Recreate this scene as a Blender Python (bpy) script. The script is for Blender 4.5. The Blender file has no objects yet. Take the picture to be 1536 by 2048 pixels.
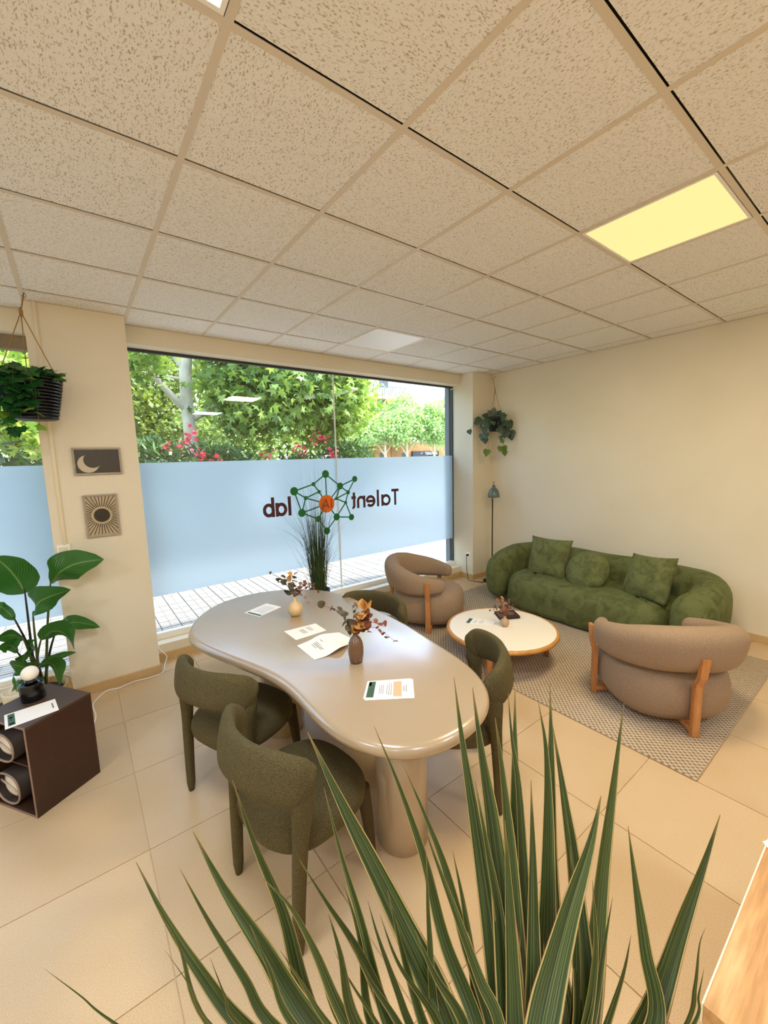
import bpy, bmesh, math, random
import numpy as np
from mathutils import Matrix, Vector, noise as mn
random.seed(7); rng = np.random.default_rng(7)
S = bpy.context.scene
COL = S.collection
PI = math.pi

# ------------------------------------------------------------------ camera
F_PX, PITCH, ROLL, YAW, CAM_Z = 813.9, -0.12824, -0.02811, -0.64582, 1.766
RM = (Matrix.Rotation(YAW, 3, 'Z') @ Matrix.Rotation(PI/2 + PITCH, 3, 'X') @ Matrix.Rotation(ROLL, 3, 'Z'))
cam_d = bpy.data.cameras.new('camera'); cam = bpy.data.objects.new('camera', cam_d); COL.objects.link(cam)
cam.location = (0, 0, CAM_Z); cam.rotation_euler = RM.to_euler()
cam_d.sensor_fit = 'HORIZONTAL'; cam_d.sensor_width = 36; cam_d.lens = F_PX/1536*36
cam_d.clip_start = 0.02; cam_d.clip_end = 300
S.camera = cam
RN = np.array(RM)
CAM = np.array([0, 0, CAM_Z])
def ray(x, y): return RN @ np.array([(x-768)/F_PX, -(y-1024)/F_PX, -1.0])
def PZ(x, y, z): d = ray(x, y); return CAM + d*(z-CAM_Z)/d[2]
def PY(x, y, Y): d = ray(x, y); return CAM + d*Y/d[1]
def PX(x, y, X): d = ray(x, y); return CAM + d*X/d[0]
def PD(x, y, depth): return CAM + ray(x, y)*depth

# ------------------------------------------------------------------ sky, sun, exposure
W = bpy.data.worlds.new('sky'); S.world = W; W.use_nodes = True
wn = W.node_tree; wn.nodes.clear()
sky = wn.nodes.new('ShaderNodeTexSky'); sky.sky_type = 'NISHITA'; sky.sun_disc = False
sky.sun_elevation = math.radians(58); sky.sun_rotation = math.radians(105); sky.air_density = 1.0; sky.dust_density = 2.0
bg = wn.nodes.new('ShaderNodeBackground'); bg.inputs['Strength'].default_value = 1.55
wo = wn.nodes.new('ShaderNodeOutputWorld')
wn.links.new(sky.outputs[0], bg.inputs[0]); wn.links.new(bg.outputs[0], wo.inputs[0])
sd = bpy.data.lights.new('sun', 'SUN'); sd.energy = 8.5; sd.angle = math.radians(1.5); sd.color = (1, .95, .86)
sun = bpy.data.objects.new('sun', sd); COL.objects.link(sun)
sun.rotation_euler = Vector((-.50, .14, -.80)).to_track_quat('-Z', 'Y').to_euler()
S.view_settings.view_transform = 'Standard'; S.view_settings.look = 'None'
S.view_settings.gamma = 1; S.view_settings.use_curve_mapping = False
S.view_settings.exposure = 0.0
S.cycles.use_denoising = True
S.cycles.max_bounces = 10; S.cycles.diffuse_bounces = 6; S.cycles.transparent_max_bounces = 16
S.cycles.sample_clamp_indirect = 6
S.cycles.caustics_reflective = False; S.cycles.caustics_refractive = False
PANEL_W, PANEL_WARM_W = 29.0, 42.0
PANEL_COL, PANEL_WARM_COL = (.90, .95, 1), (1, .80, .48)

# ------------------------------------------------------------------ materials
def lin(c):
    if isinstance(c, str): c = [int(c[i:i+2], 16)/255 for i in (0, 2, 4)]
    return tuple(((v/12.92) if v <= .04045 else ((v+.055)/1.055)**2.4) for v in c) + (1,)
class NT:
    def __init__(s, name):
        s.m = bpy.data.materials.new(name); s.m.use_nodes = True; s.t = s.m.node_tree
        s.b = s.t.nodes['Principled BSDF']; s.out = s.t.nodes['Material Output']
    def n(s, typ, **kw):
        nd = s.t.nodes.new(typ)
        for k, v in kw.items():
            if k.startswith('i_'):
                key = k[2:]; key = int(key) if key.isdigit() else key.replace('_', ' ')
                nd.inputs[key].default_value = v
            else: setattr(nd, k, v)
        return nd
    def l(s, a, b): s.t.links.new(a, b)
    def coord(s, kind='Object', scale=(1, 1, 1), rot=(0, 0, 0)):
        tc = s.n('ShaderNodeTexCoord'); mp = s.n('ShaderNodeMapping')
        mp.inputs['Scale'].default_value = scale; mp.inputs['Rotation'].default_value = rot
        s.l(tc.outputs[kind], mp.inputs['Vector']); return mp.outputs[0]
    def ramp(s, fac, stops):
        r = s.n('ShaderNodeValToRGB'); cr = r.color_ramp
        while len(cr.elements) < len(stops): cr.elements.new(.5)
        for e, (p, c) in zip(cr.elements, stops): e.position = p; e.color = c
        s.l(fac, r.inputs[0]); return r.outputs[0]
    def mix(s, fac, a, b, blend='MIX'):
        m = s.n('ShaderNodeMix', data_type='RGBA', blend_type=blend)
        for sock, v in ((m.inputs[0], fac), (m.inputs[6], a), (m.inputs[7], b)):
            if isinstance(v, (int, float, tuple)): sock.default_value = v
            else: s.l(v, sock)
        return m.outputs[2]
    def bump(s, h, strength=.3, dist=.01):
        b = s.n('ShaderNodeBump'); b.inputs['Strength'].default_value = strength; b.inputs['Distance'].default_value = dist
        s.l(h, b.inputs['Height']); s.l(b.outputs[0], s.b.inputs['Normal'])
MATS = {}
def pm(name, col, rough=.5, var=.0, vscale=8, bump=0, bscale=60, bdist=.004, metal=0, sheen=0, coat=0, trans=0, spec=.5, col2=None, scale=(1, 1, 1), bdetail=3):
    if name in MATS: return MATS[name]
    t = NT(name); b = t.b; c = lin(col)
    b.inputs['Base Color'].default_value = c; b.inputs['Roughness'].default_value = rough
    b.inputs['Metallic'].default_value = metal; b.inputs['Specular IOR Level'].default_value = spec
    if sheen: b.inputs['Sheen Weight'].default_value = sheen; b.inputs['Sheen Roughness'].default_value = .4
    if coat: b.inputs['Coat Weight'].default_value = coat; b.inputs['Coat Roughness'].default_value = .15
    co = t.coord(scale=scale)
    if var or col2:
        no = t.n('ShaderNodeTexNoise', i_Scale=vscale, i_Detail=4.0); t.l(co, no.inputs['Vector'])
        if col2: r = t.ramp(no.outputs[0], [(.35, c), (.65, lin(col2))])
        else: r = t.ramp(no.outputs[0], [(.3, tuple(v*(1-var) for v in c[:3])+(1,)), (.7, tuple(min(1, v*(1+var)) for v in c[:3])+(1,))])
        t.l(r, b.inputs['Base Color'])
    if bump:
        nb = t.n('ShaderNodeTexNoise', i_Scale=bscale, i_Detail=float(bdetail)); t.l(co, nb.inputs['Vector']); t.bump(nb.outputs[0], bump, bdist)
    if trans:
        tr = t.n('ShaderNodeBsdfTranslucent'); tr.inputs[0].default_value = tuple(min(1, v*1.5) for v in c[:3])+(1,)
        if var or col2: t.l(r, tr.inputs[0])
        mx = t.n('ShaderNodeMixShader'); mx.inputs[0].default_value = trans
        t.l(b.outputs[0], mx.inputs[1]); t.l(tr.outputs[0], mx.inputs[2]); t.l(mx.outputs[0], t.out.inputs[0])
    MATS[name] = t.m; return t.m
def m_wall():
    t = NT('wall_paint'); co = t.coord()
    no = t.n('ShaderNodeTexNoise', i_Scale=1.2, i_Detail=3.0); t.l(co, no.inputs['Vector'])
    t.l(t.ramp(no.outputs[0], [(.3, lin('e3dac4')), (.7, lin('e9e1ce'))]), t.b.inputs['Base Color'])
    t.b.inputs['Roughness'].default_value = .75
    nb = t.n('ShaderNodeTexNoise', i_Scale=140.0, i_Detail=2.0); t.l(co, nb.inputs['Vector']); t.bump(nb.outputs[0], .25, .004)
    return t.m
def m_floor():
    t = NT('porcelain_tile'); co = t.coord(); oi = t.n('ShaderNodeObjectInfo')
    no = t.n('ShaderNodeTexNoise', i_Scale=3.0, i_Detail=5.0, noise_dimensions='4D'); t.l(co, no.inputs['Vector'])
    mu = t.n('ShaderNodeMath', operation='MULTIPLY'); mu.inputs[1].default_value = 30; t.l(oi.outputs['Random'], mu.inputs[0]); t.l(mu.outputs[0], no.inputs['W'])
    base = t.ramp(no.outputs[0], [(.3, lin('d8bd96')), (.7, lin('dfc6a2'))])
    fi = t.n('ShaderNodeTexNoise', i_Scale=260.0, i_Detail=2.0); t.l(co, fi.inputs['Vector'])
    sp = t.ramp(fi.outputs[0], [(.38, (.86, .84, .82, 1)), (.6, (1, 1, 1, 1))])
    c = t.mix(1.0, base, sp, 'MULTIPLY')
    rv = t.ramp(oi.outputs['Random'], [(0, (.94, .93, .91, 1)), (1, (1, 1, 1, 1))])
    t.l(t.mix(1.0, c, rv, 'MULTIPLY'), t.b.inputs['Base Color'])
    t.b.inputs['Roughness'].default_value = .36; t.bump(fi.outputs[0], .12, .002); return t.m
def m_ceiling():
    t = NT('mineral_tile'); oi = t.n('ShaderNodeObjectInfo')
    tc = t.n('ShaderNodeTexCoord'); vr = t.n('ShaderNodeVectorRotate', rotation_type='Z_AXIS')
    st = t.n('ShaderNodeMath', operation='GREATER_THAN'); st.inputs[1].default_value = .5; t.l(oi.outputs['Random'], st.inputs[0])
    an = t.n('ShaderNodeMath', operation='MULTIPLY'); an.inputs[1].default_value = PI/2; t.l(st.outputs[0], an.inputs[0])
    t.l(tc.outputs['Object'], vr.inputs['Vector']); t.l(an.outputs[0], vr.inputs['Angle'])
    mp = t.n('ShaderNodeMapping'); mp.inputs['Scale'].default_value = (95, 210, 95); t.l(vr.outputs[0], mp.inputs['Vector'])
    no = t.n('ShaderNodeTexNoise', i_Scale=1.0, i_Detail=2.0, i_Distortion=.5, noise_dimensions='4D'); t.l(mp.outputs[0], no.inputs['Vector'])
    mw = t.n('ShaderNodeMath', operation='MULTIPLY'); mw.inputs[1].default_value = 50; t.l(oi.outputs['Random'], mw.inputs[0]); t.l(mw.outputs[0], no.inputs['W'])
    pit = t.ramp(no.outputs[0], [(.34, (0, 0, 0, 1)), (.44, (1, 1, 1, 1))])
    t.l(t.mix(pit, lin('c0b4a2'), lin('f3f3f2')), t.b.inputs['Base Color'])
    t.b.inputs['Roughness'].default_value = .9; t.bump(pit, .5, .003); return t.m
def m_wood(name, c1, c2, c3, axis='X', scale=1.0, rough=.5):
    t = NT(name)
    sc = {'X': (1.2, 14, 14), 'Y': (14, 1.2, 14), 'Z': (14, 14, 1.2)}[axis]
    co = t.coord(scale=tuple(v*scale for v in sc))
    no = t.n('ShaderNodeTexNoise', i_Scale=1.6, i_Detail=6.0, i_Distortion=.8); t.l(co, no.inputs['Vector'])
    fi = t.n('ShaderNodeTexNoise', i_Scale=9.0, i_Detail=3.0); t.l(co, fi.inputs['Vector'])
    r = t.ramp(no.outputs[0], [(.25, lin(c1)), (.5, lin(c2)), (.75, lin(c3))])
    g = t.ramp(fi.outputs[0], [(.35, (.82, .78, .74, 1)), (.6, (1, 1, 1, 1))])
    t.l(t.mix(1.0, r, g, 'MULTIPLY'), t.b.inputs['Base Color'])
    t.b.inputs['Roughness'].default_value = rough; t.bump(fi.outputs[0], .1, .002); return t.m
def m_rug():
    t = NT('woven_rug'); co = t.coord()
    sx = t.n('ShaderNodeSeparateXYZ'); t.l(co, sx.inputs[0])
    def sn(o, k, ph=0):
        a = t.n('ShaderNodeMath', operation='MULTIPLY_ADD'); a.inputs[1].default_value = k; a.inputs[2].default_value = ph; t.l(o, a.inputs[0])
        b = t.n('ShaderNodeMath', operation='SINE'); t.l(a.outputs[0], b.inputs[0]); return b.outputs[0]
    X, Y = sn(sx.outputs[0], 2*PI/.034), sn(sx.outputs[1], 2*PI/.034)
    pr = t.n('ShaderNodeMath', operation='MULTIPLY'); t.l(X, pr.inputs[0]); t.l(Y, pr.inputs[1])
    ad = t.n('ShaderNodeMath', operation='MULTIPLY_ADD'); t.l(pr.outputs[0], ad.inputs[0]); ad.inputs[1].default_value = .42; ad.inputs[2].default_value = .5
    no = t.n('ShaderNodeTexNoise', i_Scale=70.0, i_Detail=3.0); t.l(co, no.inputs['Vector'])
    ht = t.n('ShaderNodeMath', operation='MULTIPLY_ADD'); t.l(no.outputs[0], ht.inputs[0]); ht.inputs[1].default_value = .45; t.l(ad.outputs[0], ht.inputs[2])
    t.l(t.ramp(ht.outputs[0], [(.3, lin('6f5c4a')), (.62, lin('a8967f')), (1, lin('cbbba4'))]), t.b.inputs['Base Color'])
    t.b.inputs['Roughness'].default_value = .95; t.bump(ht.outputs[0], .7, .006); return t.m
def m_fabric(name, c1, c2, wv=420, big=0, sheen=.3, bstr=.4):
    t = NT(name); co = t.coord()
    no = t.n('ShaderNodeTexNoise', i_Scale=float(wv), i_Detail=2.0); t.l(co, no.inputs['Vector'])
    c = t.ramp(no.outputs[0], [(.32, lin(c1)), (.68, lin(c2))])
    if big:
        nb = t.n('ShaderNodeTexNoise', i_Scale=float(big), i_Detail=5.0, i_Distortion=1.0); t.l(co, nb.inputs['Vector'])
        v = t.ramp(nb.outputs[0], [(.32, (.62, .62, .6, 1)), (.55, (1, 1, 1, 1)), (.72, (1.0, 1.0, 1.0, 1))])
        c = t.mix(1.0, c, v, 'MULTIPLY')
    t.l(c, t.b.inputs['Base Color']); t.b.inputs['Roughness'].default_value = .9; t.b.inputs['Specular IOR Level'].default_value = .2
    t.b.inputs['Sheen Weight'].default_value = sheen; t.b.inputs['Sheen Roughness'].default_value = .35; t.b.inputs['Sheen Tint'].default_value = lin(c2)
    t.bump(no.outputs[0], bstr, .002); return t.m
def m_glass():
    t = NT('window_glass'); t.t.nodes.remove(t.b)
    tr = t.n('ShaderNodeBsdfTransparent'); tr.inputs[0].default_value = (.95, .98, .97, 1)
    gl = t.n('ShaderNodeBsdfGlossy'); gl.inputs['Roughness'].default_value = .0
    fr = t.n('ShaderNodeFresnel'); ge = t.n('ShaderNodeNewGeometry'); mr = t.n('ShaderNodeMapRange'); mr.inputs['To Min'].default_value = 1.5; mr.inputs['To Max'].default_value = 1/1.5
    t.l(ge.outputs['Backfacing'], mr.inputs['Value']); t.l(mr.outputs[0], fr.inputs[0])
    mx = t.n('ShaderNodeMixShader'); t.l(fr.outputs[0], mx.inputs[0]); t.l(tr.outputs[0], mx.inputs[1]); t.l(gl.outputs[0], mx.inputs[2])
    t.l(mx.outputs[0], t.out.inputs[0]); return t.m
def m_film():
    t = NT('frosted_film'); t.t.nodes.remove(t.b)
    rf = t.n('ShaderNodeBsdfRefraction'); rf.inputs['Color'].default_value = (.88, .95, 1, 1); rf.inputs['Roughness'].default_value = .44; rf.inputs['IOR'].default_value = 1.2
    tl = t.n('ShaderNodeBsdfTranslucent'); tl.inputs[0].default_value = (.90, .96, 1, 1)
    df = t.n('ShaderNodeBsdfDiffuse'); df.inputs[0].default_value = (.78, .85, .92, 1)
    m1 = t.n('ShaderNodeMixShader'); m1.inputs[0].default_value = .52; t.l(rf.outputs[0], m1.inputs[1]); t.l(tl.outputs[0], m1.inputs[2])
    m2 = t.n('ShaderNodeMixShader'); m2.inputs[0].default_value = .08; t.l(m1.outputs[0], m2.inputs[1]); t.l(df.outputs[0], m2.inputs[2])
    t.l(m2.outputs[0], t.out.inputs[0]); return t.m
def m_emit(name, c, s):
    t = NT(name); t.b.inputs['Base Color'].default_value = (.1, .1, .1, 1); t.b.inputs['Emission Color'].default_value = c; t.b.inputs['Emission Strength'].default_value = s
    return t.m
def m_blade():
    # leaf colour runs across the blade: UV.x = across, UV.y = along
    t = NT('dracaena_leaf'); uv = t.n('ShaderNodeTexCoord'); sx = t.n('ShaderNodeSeparateXYZ'); t.l(uv.outputs['UV'], sx.inputs[0])
    ab = t.n('ShaderNodeMath', operation='SUBTRACT'); ab.inputs[1].default_value = .5; t.l(sx.outputs[0], ab.inputs[0])
    a2 = t.n('ShaderNodeMath', operation='ABSOLUTE'); t.l(ab.outputs[0], a2.inputs[0])
    mp = t.n('ShaderNodeMapping'); mp.inputs['Scale'].default_value = (26, .6, 1); t.l(uv.outputs['UV'], mp.inputs['Vector'])
    oi = t.n('ShaderNodeObjectInfo')
    st = t.n('ShaderNodeTexNoise', i_Scale=1.0, i_Detail=2.0, noise_dimensions='4D'); t.l(mp.outputs[0], st.inputs['Vector'])
    mw = t.n('ShaderNodeMath', operation='MULTIPLY'); mw.inputs[1].default_value = 40; t.l(oi.outputs['Random'], mw.inputs[0]); t.l(mw.outputs[0], st.inputs['W'])
    body = t.ramp(st.outputs[0], [(.32, lin('1c280c')), (.52, lin('36471a')), (.72, lin('74844a'))])
    edge = t.ramp(a2.outputs[0], [(.42, (0, 0, 0, 1)), (.455, (1, 1, 1, 1))])
    ecol = t.ramp(a2.outputs[0], [(.46, lin('c9be78')), (.492, lin('94522f'))])
    c = t.mix(edge, body, ecol)
    tip = t.ramp(sx.outputs[1], [(.9, (0, 0, 0, 1)), (1, (1, 1, 1, 1))])
    c = t.mix(tip, c, lin('8f7a48'))
    t.l(c, t.b.inputs['Base Color']); t.b.inputs['Roughness'].default_value = .42; t.bump(st.outputs[0], .25, .002)
    tr = t.n('ShaderNodeBsdfTranslucent'); t.l(c, tr.inputs[0]); mx = t.n('ShaderNodeMixShader'); mx.inputs[0].default_value = .2
    t.l(t.b.outputs[0], mx.inputs[1]); t.l(tr.outputs[0], mx.inputs[2]); t.l(mx.outputs[0], t.out.inputs[0]); return t.m
def m_bigleaf():
    t = NT('strelitzia_leaf'); uv = t.n('ShaderNodeTexCoord'); sx = t.n('ShaderNodeSeparateXYZ'); t.l(uv.outputs['UV'], sx.inputs[0])
    ab = t.n('ShaderNodeMath', operation='SUBTRACT'); ab.inputs[1].default_value = .5; t.l(sx.outputs[0], ab.inputs[0])
    a2 = t.n('ShaderNodeMath', operation='ABSOLUTE'); t.l(ab.outputs[0], a2.inputs[0])
    ve = t.n('ShaderNodeMath', operation='MULTIPLY_ADD'); ve.inputs[1].default_value = -1.0; t.l(a2.outputs[0], ve.inputs[0]); t.l(sx.outputs[1], ve.inputs[2])
    m2 = t.n('ShaderNodeMath', operation='MULTIPLY'); m2.inputs[1].default_value = 95; t.l(ve.outputs[0], m2.inputs[0])
    sn = t.n('ShaderNodeMath', operation='SINE'); t.l(m2.outputs[0], sn.inputs[0])
    v = t.ramp(sn.outputs[0], [(.2, lin('1f5a24')), (.95, lin('357a35'))])
    rib = t.ramp(a2.outputs[0], [(.012, (1, 1, 1, 1)), (.03, (0, 0, 0, 1))])
    c = t.mix(rib, v, lin('7fa860'))
    t.l(c, t.b.inputs['Base Color']); t.b.inputs['Roughness'].default_value = .28; t.bump(sn.outputs[0], .3, .004)
    tr = t.n('ShaderNodeBsdfTranslucent'); tr.inputs[0].default_value = lin('5f9a2c'); mx = t.n('ShaderNodeMixShader'); mx.inputs[0].default_value = .25
    t.l(t.b.outputs[0], mx.inputs[1]); t.l(tr.outputs[0], mx.inputs[2]); t.l(mx.outputs[0], t.out.inputs[0]); return t.m

WALL, FLOORM, CEILM, RUG = m_wall(), m_floor(), m_ceiling(), m_rug()
GLASS, FILM, BLADE, BIGLEAF = m_glass(), m_film(), m_blade(), m_bigleaf()
VELVET = m_fabric('green_velvet', '4f572f', '7a8155', 300, 8, .35)
CHAIRF = m_fabric('olive_weave', '3e3722', '685f40', 330, 0, .25, .6)
CHAIRL = m_fabric('shaded_olive_weave', '352b1c', '54482f', 330, 0, .15, .4)  # same weave as the seats, leg shade put into the colour
TAUPE = m_fabric('taupe_velour', '8a7560', 'a8917a', 260, 0, .4)
OAK = m_wood('honey_oak', 'b0743f', 'c48750', 'd29a64', 'Z')
OAKT = m_wood('pale_oak', 'd9a868', 'e2b97e', 'e8c48e', 'X', .5)
GROUT = pm('grout', 'e2cda8', .9)
WHITE = pm('white_plastic', 'fbf9f5', .35)
TEE = pm('grid_metal', 'ddd2c0', .45)
BLACK = pm('black_gloss', '0c0c0e', .18)
SILVER = pm('brushed_metal', 'b9b4ad', .35, metal=1)

# ------------------------------------------------------------------ mesh helpers
def mesh(name, V, F, mat, smooth=True, uv=None, mids=None):
    me = bpy.data.meshes.new(name)
    me.from_pydata([tuple(map(float, v)) for v in V], [], [tuple(map(int, f)) for f in F]); me.update()
    for m in (mat if isinstance(mat, (list, tuple)) else [mat]): me.materials.append(m)
    if mids is not None: me.polygons.foreach_set('material_index', mids)
    if smooth: me.polygons.foreach_set('use_smooth', [True]*len(me.polygons))
    if uv is not None:
        l = me.uv_layers.new(name='uv'); idx = np.zeros(len(me.loops), int); me.loops.foreach_get('vertex_index', idx)
        l.data.foreach_set('uv', np.asarray(uv, float)[idx].ravel())
    return me
def link(name, me, parent=None, loc=(0, 0, 0), rot=None, mw=None):
    o = bpy.data.objects.new(name, me); COL.objects.link(o)
    if parent is not None: o.parent = parent
    if mw is not None: o.matrix_local = mw
    else:
        o.location = loc
        if rot: o.rotation_euler = rot
    return o
def thing(name, label, cat, loc=(0, 0, 0), rz=0, group=None):
    o = bpy.data.objects.new(name, None); COL.objects.link(o); o.location = loc; o.rotation_euler = (0, 0, rz)
    o.empty_display_size = .1; o['label'] = label; o['category'] = cat
    if group: o['group'] = group
    return o
def tag(o, label, cat, group=None):
    o['label'] = label; o['category'] = cat
    if group: o['group'] = group
    return o
def struct(o, label=None):
    o['kind'] = 'structure'
    if label: o['label'] = label
    return o
def base_of(o):
    p = Vector((0, 0, 0))
    while o is not None: p = p + o.location; o = o.parent
    return p
def part(name, VF, mat, parent=None, world=True, smooth=True, uv=None, label=None, mids=None):
    V, F = VF[0], VF[1]; V = np.asarray(V, float)
    if world and parent is not None: V = V - np.array(base_of(parent))
    o = link(name, mesh(name, V, F, mat, smooth, uv, mids), parent)
    if label: o['label'] = label
    return o
def join(*vfs):
    V, F, n = [], [], 0
    for v, f in vfs:
        V.append(np.asarray(v, float).reshape(-1, 3)); F += [tuple(i+n for i in q) for q in f]; n += len(V[-1])
    return np.concatenate(V), F
def xf(vf, loc=(0, 0, 0), rz=0, M=None):
    V = np.asarray(vf[0], float)
    if M is not None: V = V @ np.array(M.to_3x3()).T + np.array(M.translation)
    if rz:
        c, s = math.cos(rz), math.sin(rz); V = np.stack([V[:, 0]*c-V[:, 1]*s, V[:, 0]*s+V[:, 1]*c, V[:, 2]], 1)
    return V + np.array(loc), vf[1]
def box(x0, x1, y0, y1, z0, z1, bev=0, seg=2):
    bm = bmesh.new(); bmesh.ops.create_cube(bm, size=1)
    for v in bm.verts: v.co = ((x0+x1)/2+v.co.x*(x1-x0), (y0+y1)/2+v.co.y*(y1-y0), (z0+z1)/2+v.co.z*(z1-z0))
    if bev: bmesh.ops.bevel(bm, geom=bm.edges[:], offset=bev, segments=seg, affect='EDGES', profile=.5)
    bm.verts.index_update(); V = [v.co[:] for v in bm.verts]; F = [[v.index for v in f.verts] for f in bm.faces]; bm.free()
    return np.array(V), F
def cr(pts, n, closed=False):
    P = np.asarray(pts, float); m = len(P)
    if closed: idx = lambda i: P[i % m]
    else: idx = lambda i: P[i] if 0 <= i < m else (2*P[0]-P[1] if i < 0 else 2*P[-1]-P[-2])
    out = []; segs = m if closed else m-1
    for k in range(n):
        u = k/(n if closed else n-1)*segs; i = min(int(u), segs-1); t = u-i
        a, b, c, d = idx(i-1), idx(i), idx(i+1), idx(i+2)
        out.append(.5*((2*b)+(-a+c)*t+(2*a-5*b+4*c-d)*t*t+(-a+3*b-3*c+d)*t**3))
    return np.array(out)
def interp(vals, n):
    v = np.asarray(vals, float)
    if v.ndim == 0: return np.full(n, float(v))
    return np.interp(np.linspace(0, 1, n), np.linspace(0, 1, len(v)), v)
def grid_faces(nr, nc, closed=True, caps=True, off=0):
    F = []
    for i in range(nr-1):
        for j in range(nc if closed else nc-1):
            a, b = i*nc+j, i*nc+(j+1) % nc; F.append((off+a, off+b, off+b+nc, off+a+nc))
    if caps: F.append(tuple(off+j for j in range(nc))[::-1]); F.append(tuple(off+(nr-1)*nc+j for j in range(nc)))
    return F
def tube(pts, r, n=8, res=None, smoothp=True):
    P = cr(pts, res) if (res and len(pts) > 2) else np.asarray(pts, float)
    m = len(P); R = interp(r, m); T = np.gradient(P, axis=0); T /= np.linalg.norm(T, axis=1)[:, None]+1e-12
    ref = np.array([0, 0, 1.]) if abs(T[0][2]) < .9 else np.array([1., 0, 0]); N = ref - T[0]*ref.dot(T[0]); N /= np.linalg.norm(N)
    V = []
    for i in range(m):
        N = N - T[i]*N.dot(T[i]); N /= np.linalg.norm(N)+1e-12; B = np.cross(T[i], N)
        for j in range(n): a = 2*PI*j/n; V.append(P[i]+R[i]*(math.cos(a)*N+math.sin(a)*B))
    return np.array(V), grid_faces(m, n)
def sweep(pts, h, t, e=2.5, res=48, n=20, cap=5, tilt=0, capl=1.0):
    """band along a mostly level path: half height h, half thickness t (lists run along the path), rounded ends"""
    P = cr(pts, res); H, Tt, TL = interp(h, res), interp(t, res), interp(tilt, res)
    T = np.gradient(P, axis=0); T[:, 2] *= 1; T /= np.linalg.norm(T, axis=1)[:, None]
    rings = []
    def ring(c, tg, hh, tt, tl):
        N = np.array([tg[1], -tg[0], 0]); N /= np.linalg.norm(N)+1e-9; U = np.cross(N, tg); U /= np.linalg.norm(U)
        if U[2] < 0: U = -U
        U2 = U*math.cos(tl)+N*math.sin(tl); N2 = N*math.cos(tl)-U*math.sin(tl)
        out = []
        for j in range(n):
            a = 2*PI*j/n; ca, sa = math.cos(a), math.sin(a)
            out.append(c+N2*tt*math.copysign(abs(ca)**(2/e), ca)+U2*hh*math.copysign(abs(sa)**(2/e), sa))
        return out
    for k in range(cap, 0, -1):
        s = k/(cap+.15); q = math.sqrt(1-s*s); rings.append(ring(P[0]-T[0]*Tt[0]*capl*s, T[0], H[0]*q, Tt[0]*q, TL[0]))
    for i in range(res): rings.append(ring(P[i], T[i], H[i], Tt[i], TL[i]))
    for k in range(1, cap+1):
        s = k/(cap+.15); q = math.sqrt(1-s*s); rings.append(ring(P[-1]+T[-1]*Tt[-1]*capl*s, T[-1], H[-1]*q, Tt[-1]*q, TL[-1]))
    V = np.array(rings).reshape(-1, 3); return V, grid_faces(len(rings), n)
def lathe(prof, n=24, c=(0, 0, 0)):
    V = []
    for r, z in prof:
        for j in range(n): a = 2*PI*j/n; V.append((c[0]+r*math.cos(a), c[1]+r*math.sin(a), c[2]+z))
    return np.array(V), grid_faces(len(prof), n)
def loft(outline, prof):
    """outline Nx2 (ccw), prof list of (inset, z)"""
    O = np.asarray(outline, float); d = np.roll(O, -1, 0)-np.roll(O, 1, 0); d /= np.linalg.norm(d, axis=1)[:, None]
    N = np.stack([-d[:, 1], d[:, 0]], 1); V = []
    for ins, z in prof:
        Q = O+N*ins; V += [(q[0], q[1], z) for q in Q]
    return np.array(V), grid_faces(len(prof), len(O))
def superell(a, b, e, n=64, rz=0, c=(0, 0)):
    t = np.linspace(0, 2*PI, n, endpoint=False); ca, sa = np.cos(t), np.sin(t)
    x = a*np.sign(ca)*abs(ca)**(2/e); y = b*np.sign(sa)*abs(sa)**(2/e)
    return np.stack([c[0]+x*math.cos(rz)-y*math.sin(rz), c[1]+x*math.sin(rz)+y*math.cos(rz)], 1)
def lumpy(VF, amp, sc, seed=0):
    V = np.array(VF[0]); out = []
    for v in V:
        d = mn.noise_vector(Vector(v*sc)+Vector((seed, seed*1.7, 0))); out.append(v+amp*np.array(d))
    return np.array(out), VF[1]
def strip_flat(pts, w, y=None):
    """flat stroke in a local 2-D plane -> list of 2-D quads"""
    P = np.asarray(pts, float); T = np.gradient(P, axis=0); T /= np.linalg.norm(T, axis=1)[:, None]; N = np.stack([-T[:, 1], T[:, 0]], 1)
    L, R = P+N*w/2, P-N*w/2; V = np.concatenate([L, R]); m = len(P)
    return V, [(i, i+1, m+i+1, m+i) for i in range(m-1)]
def quad(a, b, c, d): return np.array([a, b, c, d], float), [(0, 1, 2, 3)]
def orient(tdir, up=(0, 0, 1), loc=(0, 0, 0), s=1.0):
    """matrix whose +Y is tdir, +Z close to up"""
    y = Vector(tdir).normalized(); u = Vector(up); x = y.cross(u)
    if x.length < 1e-4: x = y.cross(Vector((1, .1, 0)))
    x.normalize(); z = x.cross(y)
    return Matrix(((x[0]*s, y[0]*s, z[0]*s, loc[0]), (x[1]*s, y[1]*s, z[1]*s, loc[1]), (x[2]*s, y[2]*s, z[2]*s, loc[2]), (0, 0, 0, 1)))
RIGHT = np.array([math.cos(YAW), math.sin(YAW), 0.0]); FWD = np.array([-math.sin(YAW), math.cos(YAW), 0.0])

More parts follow.
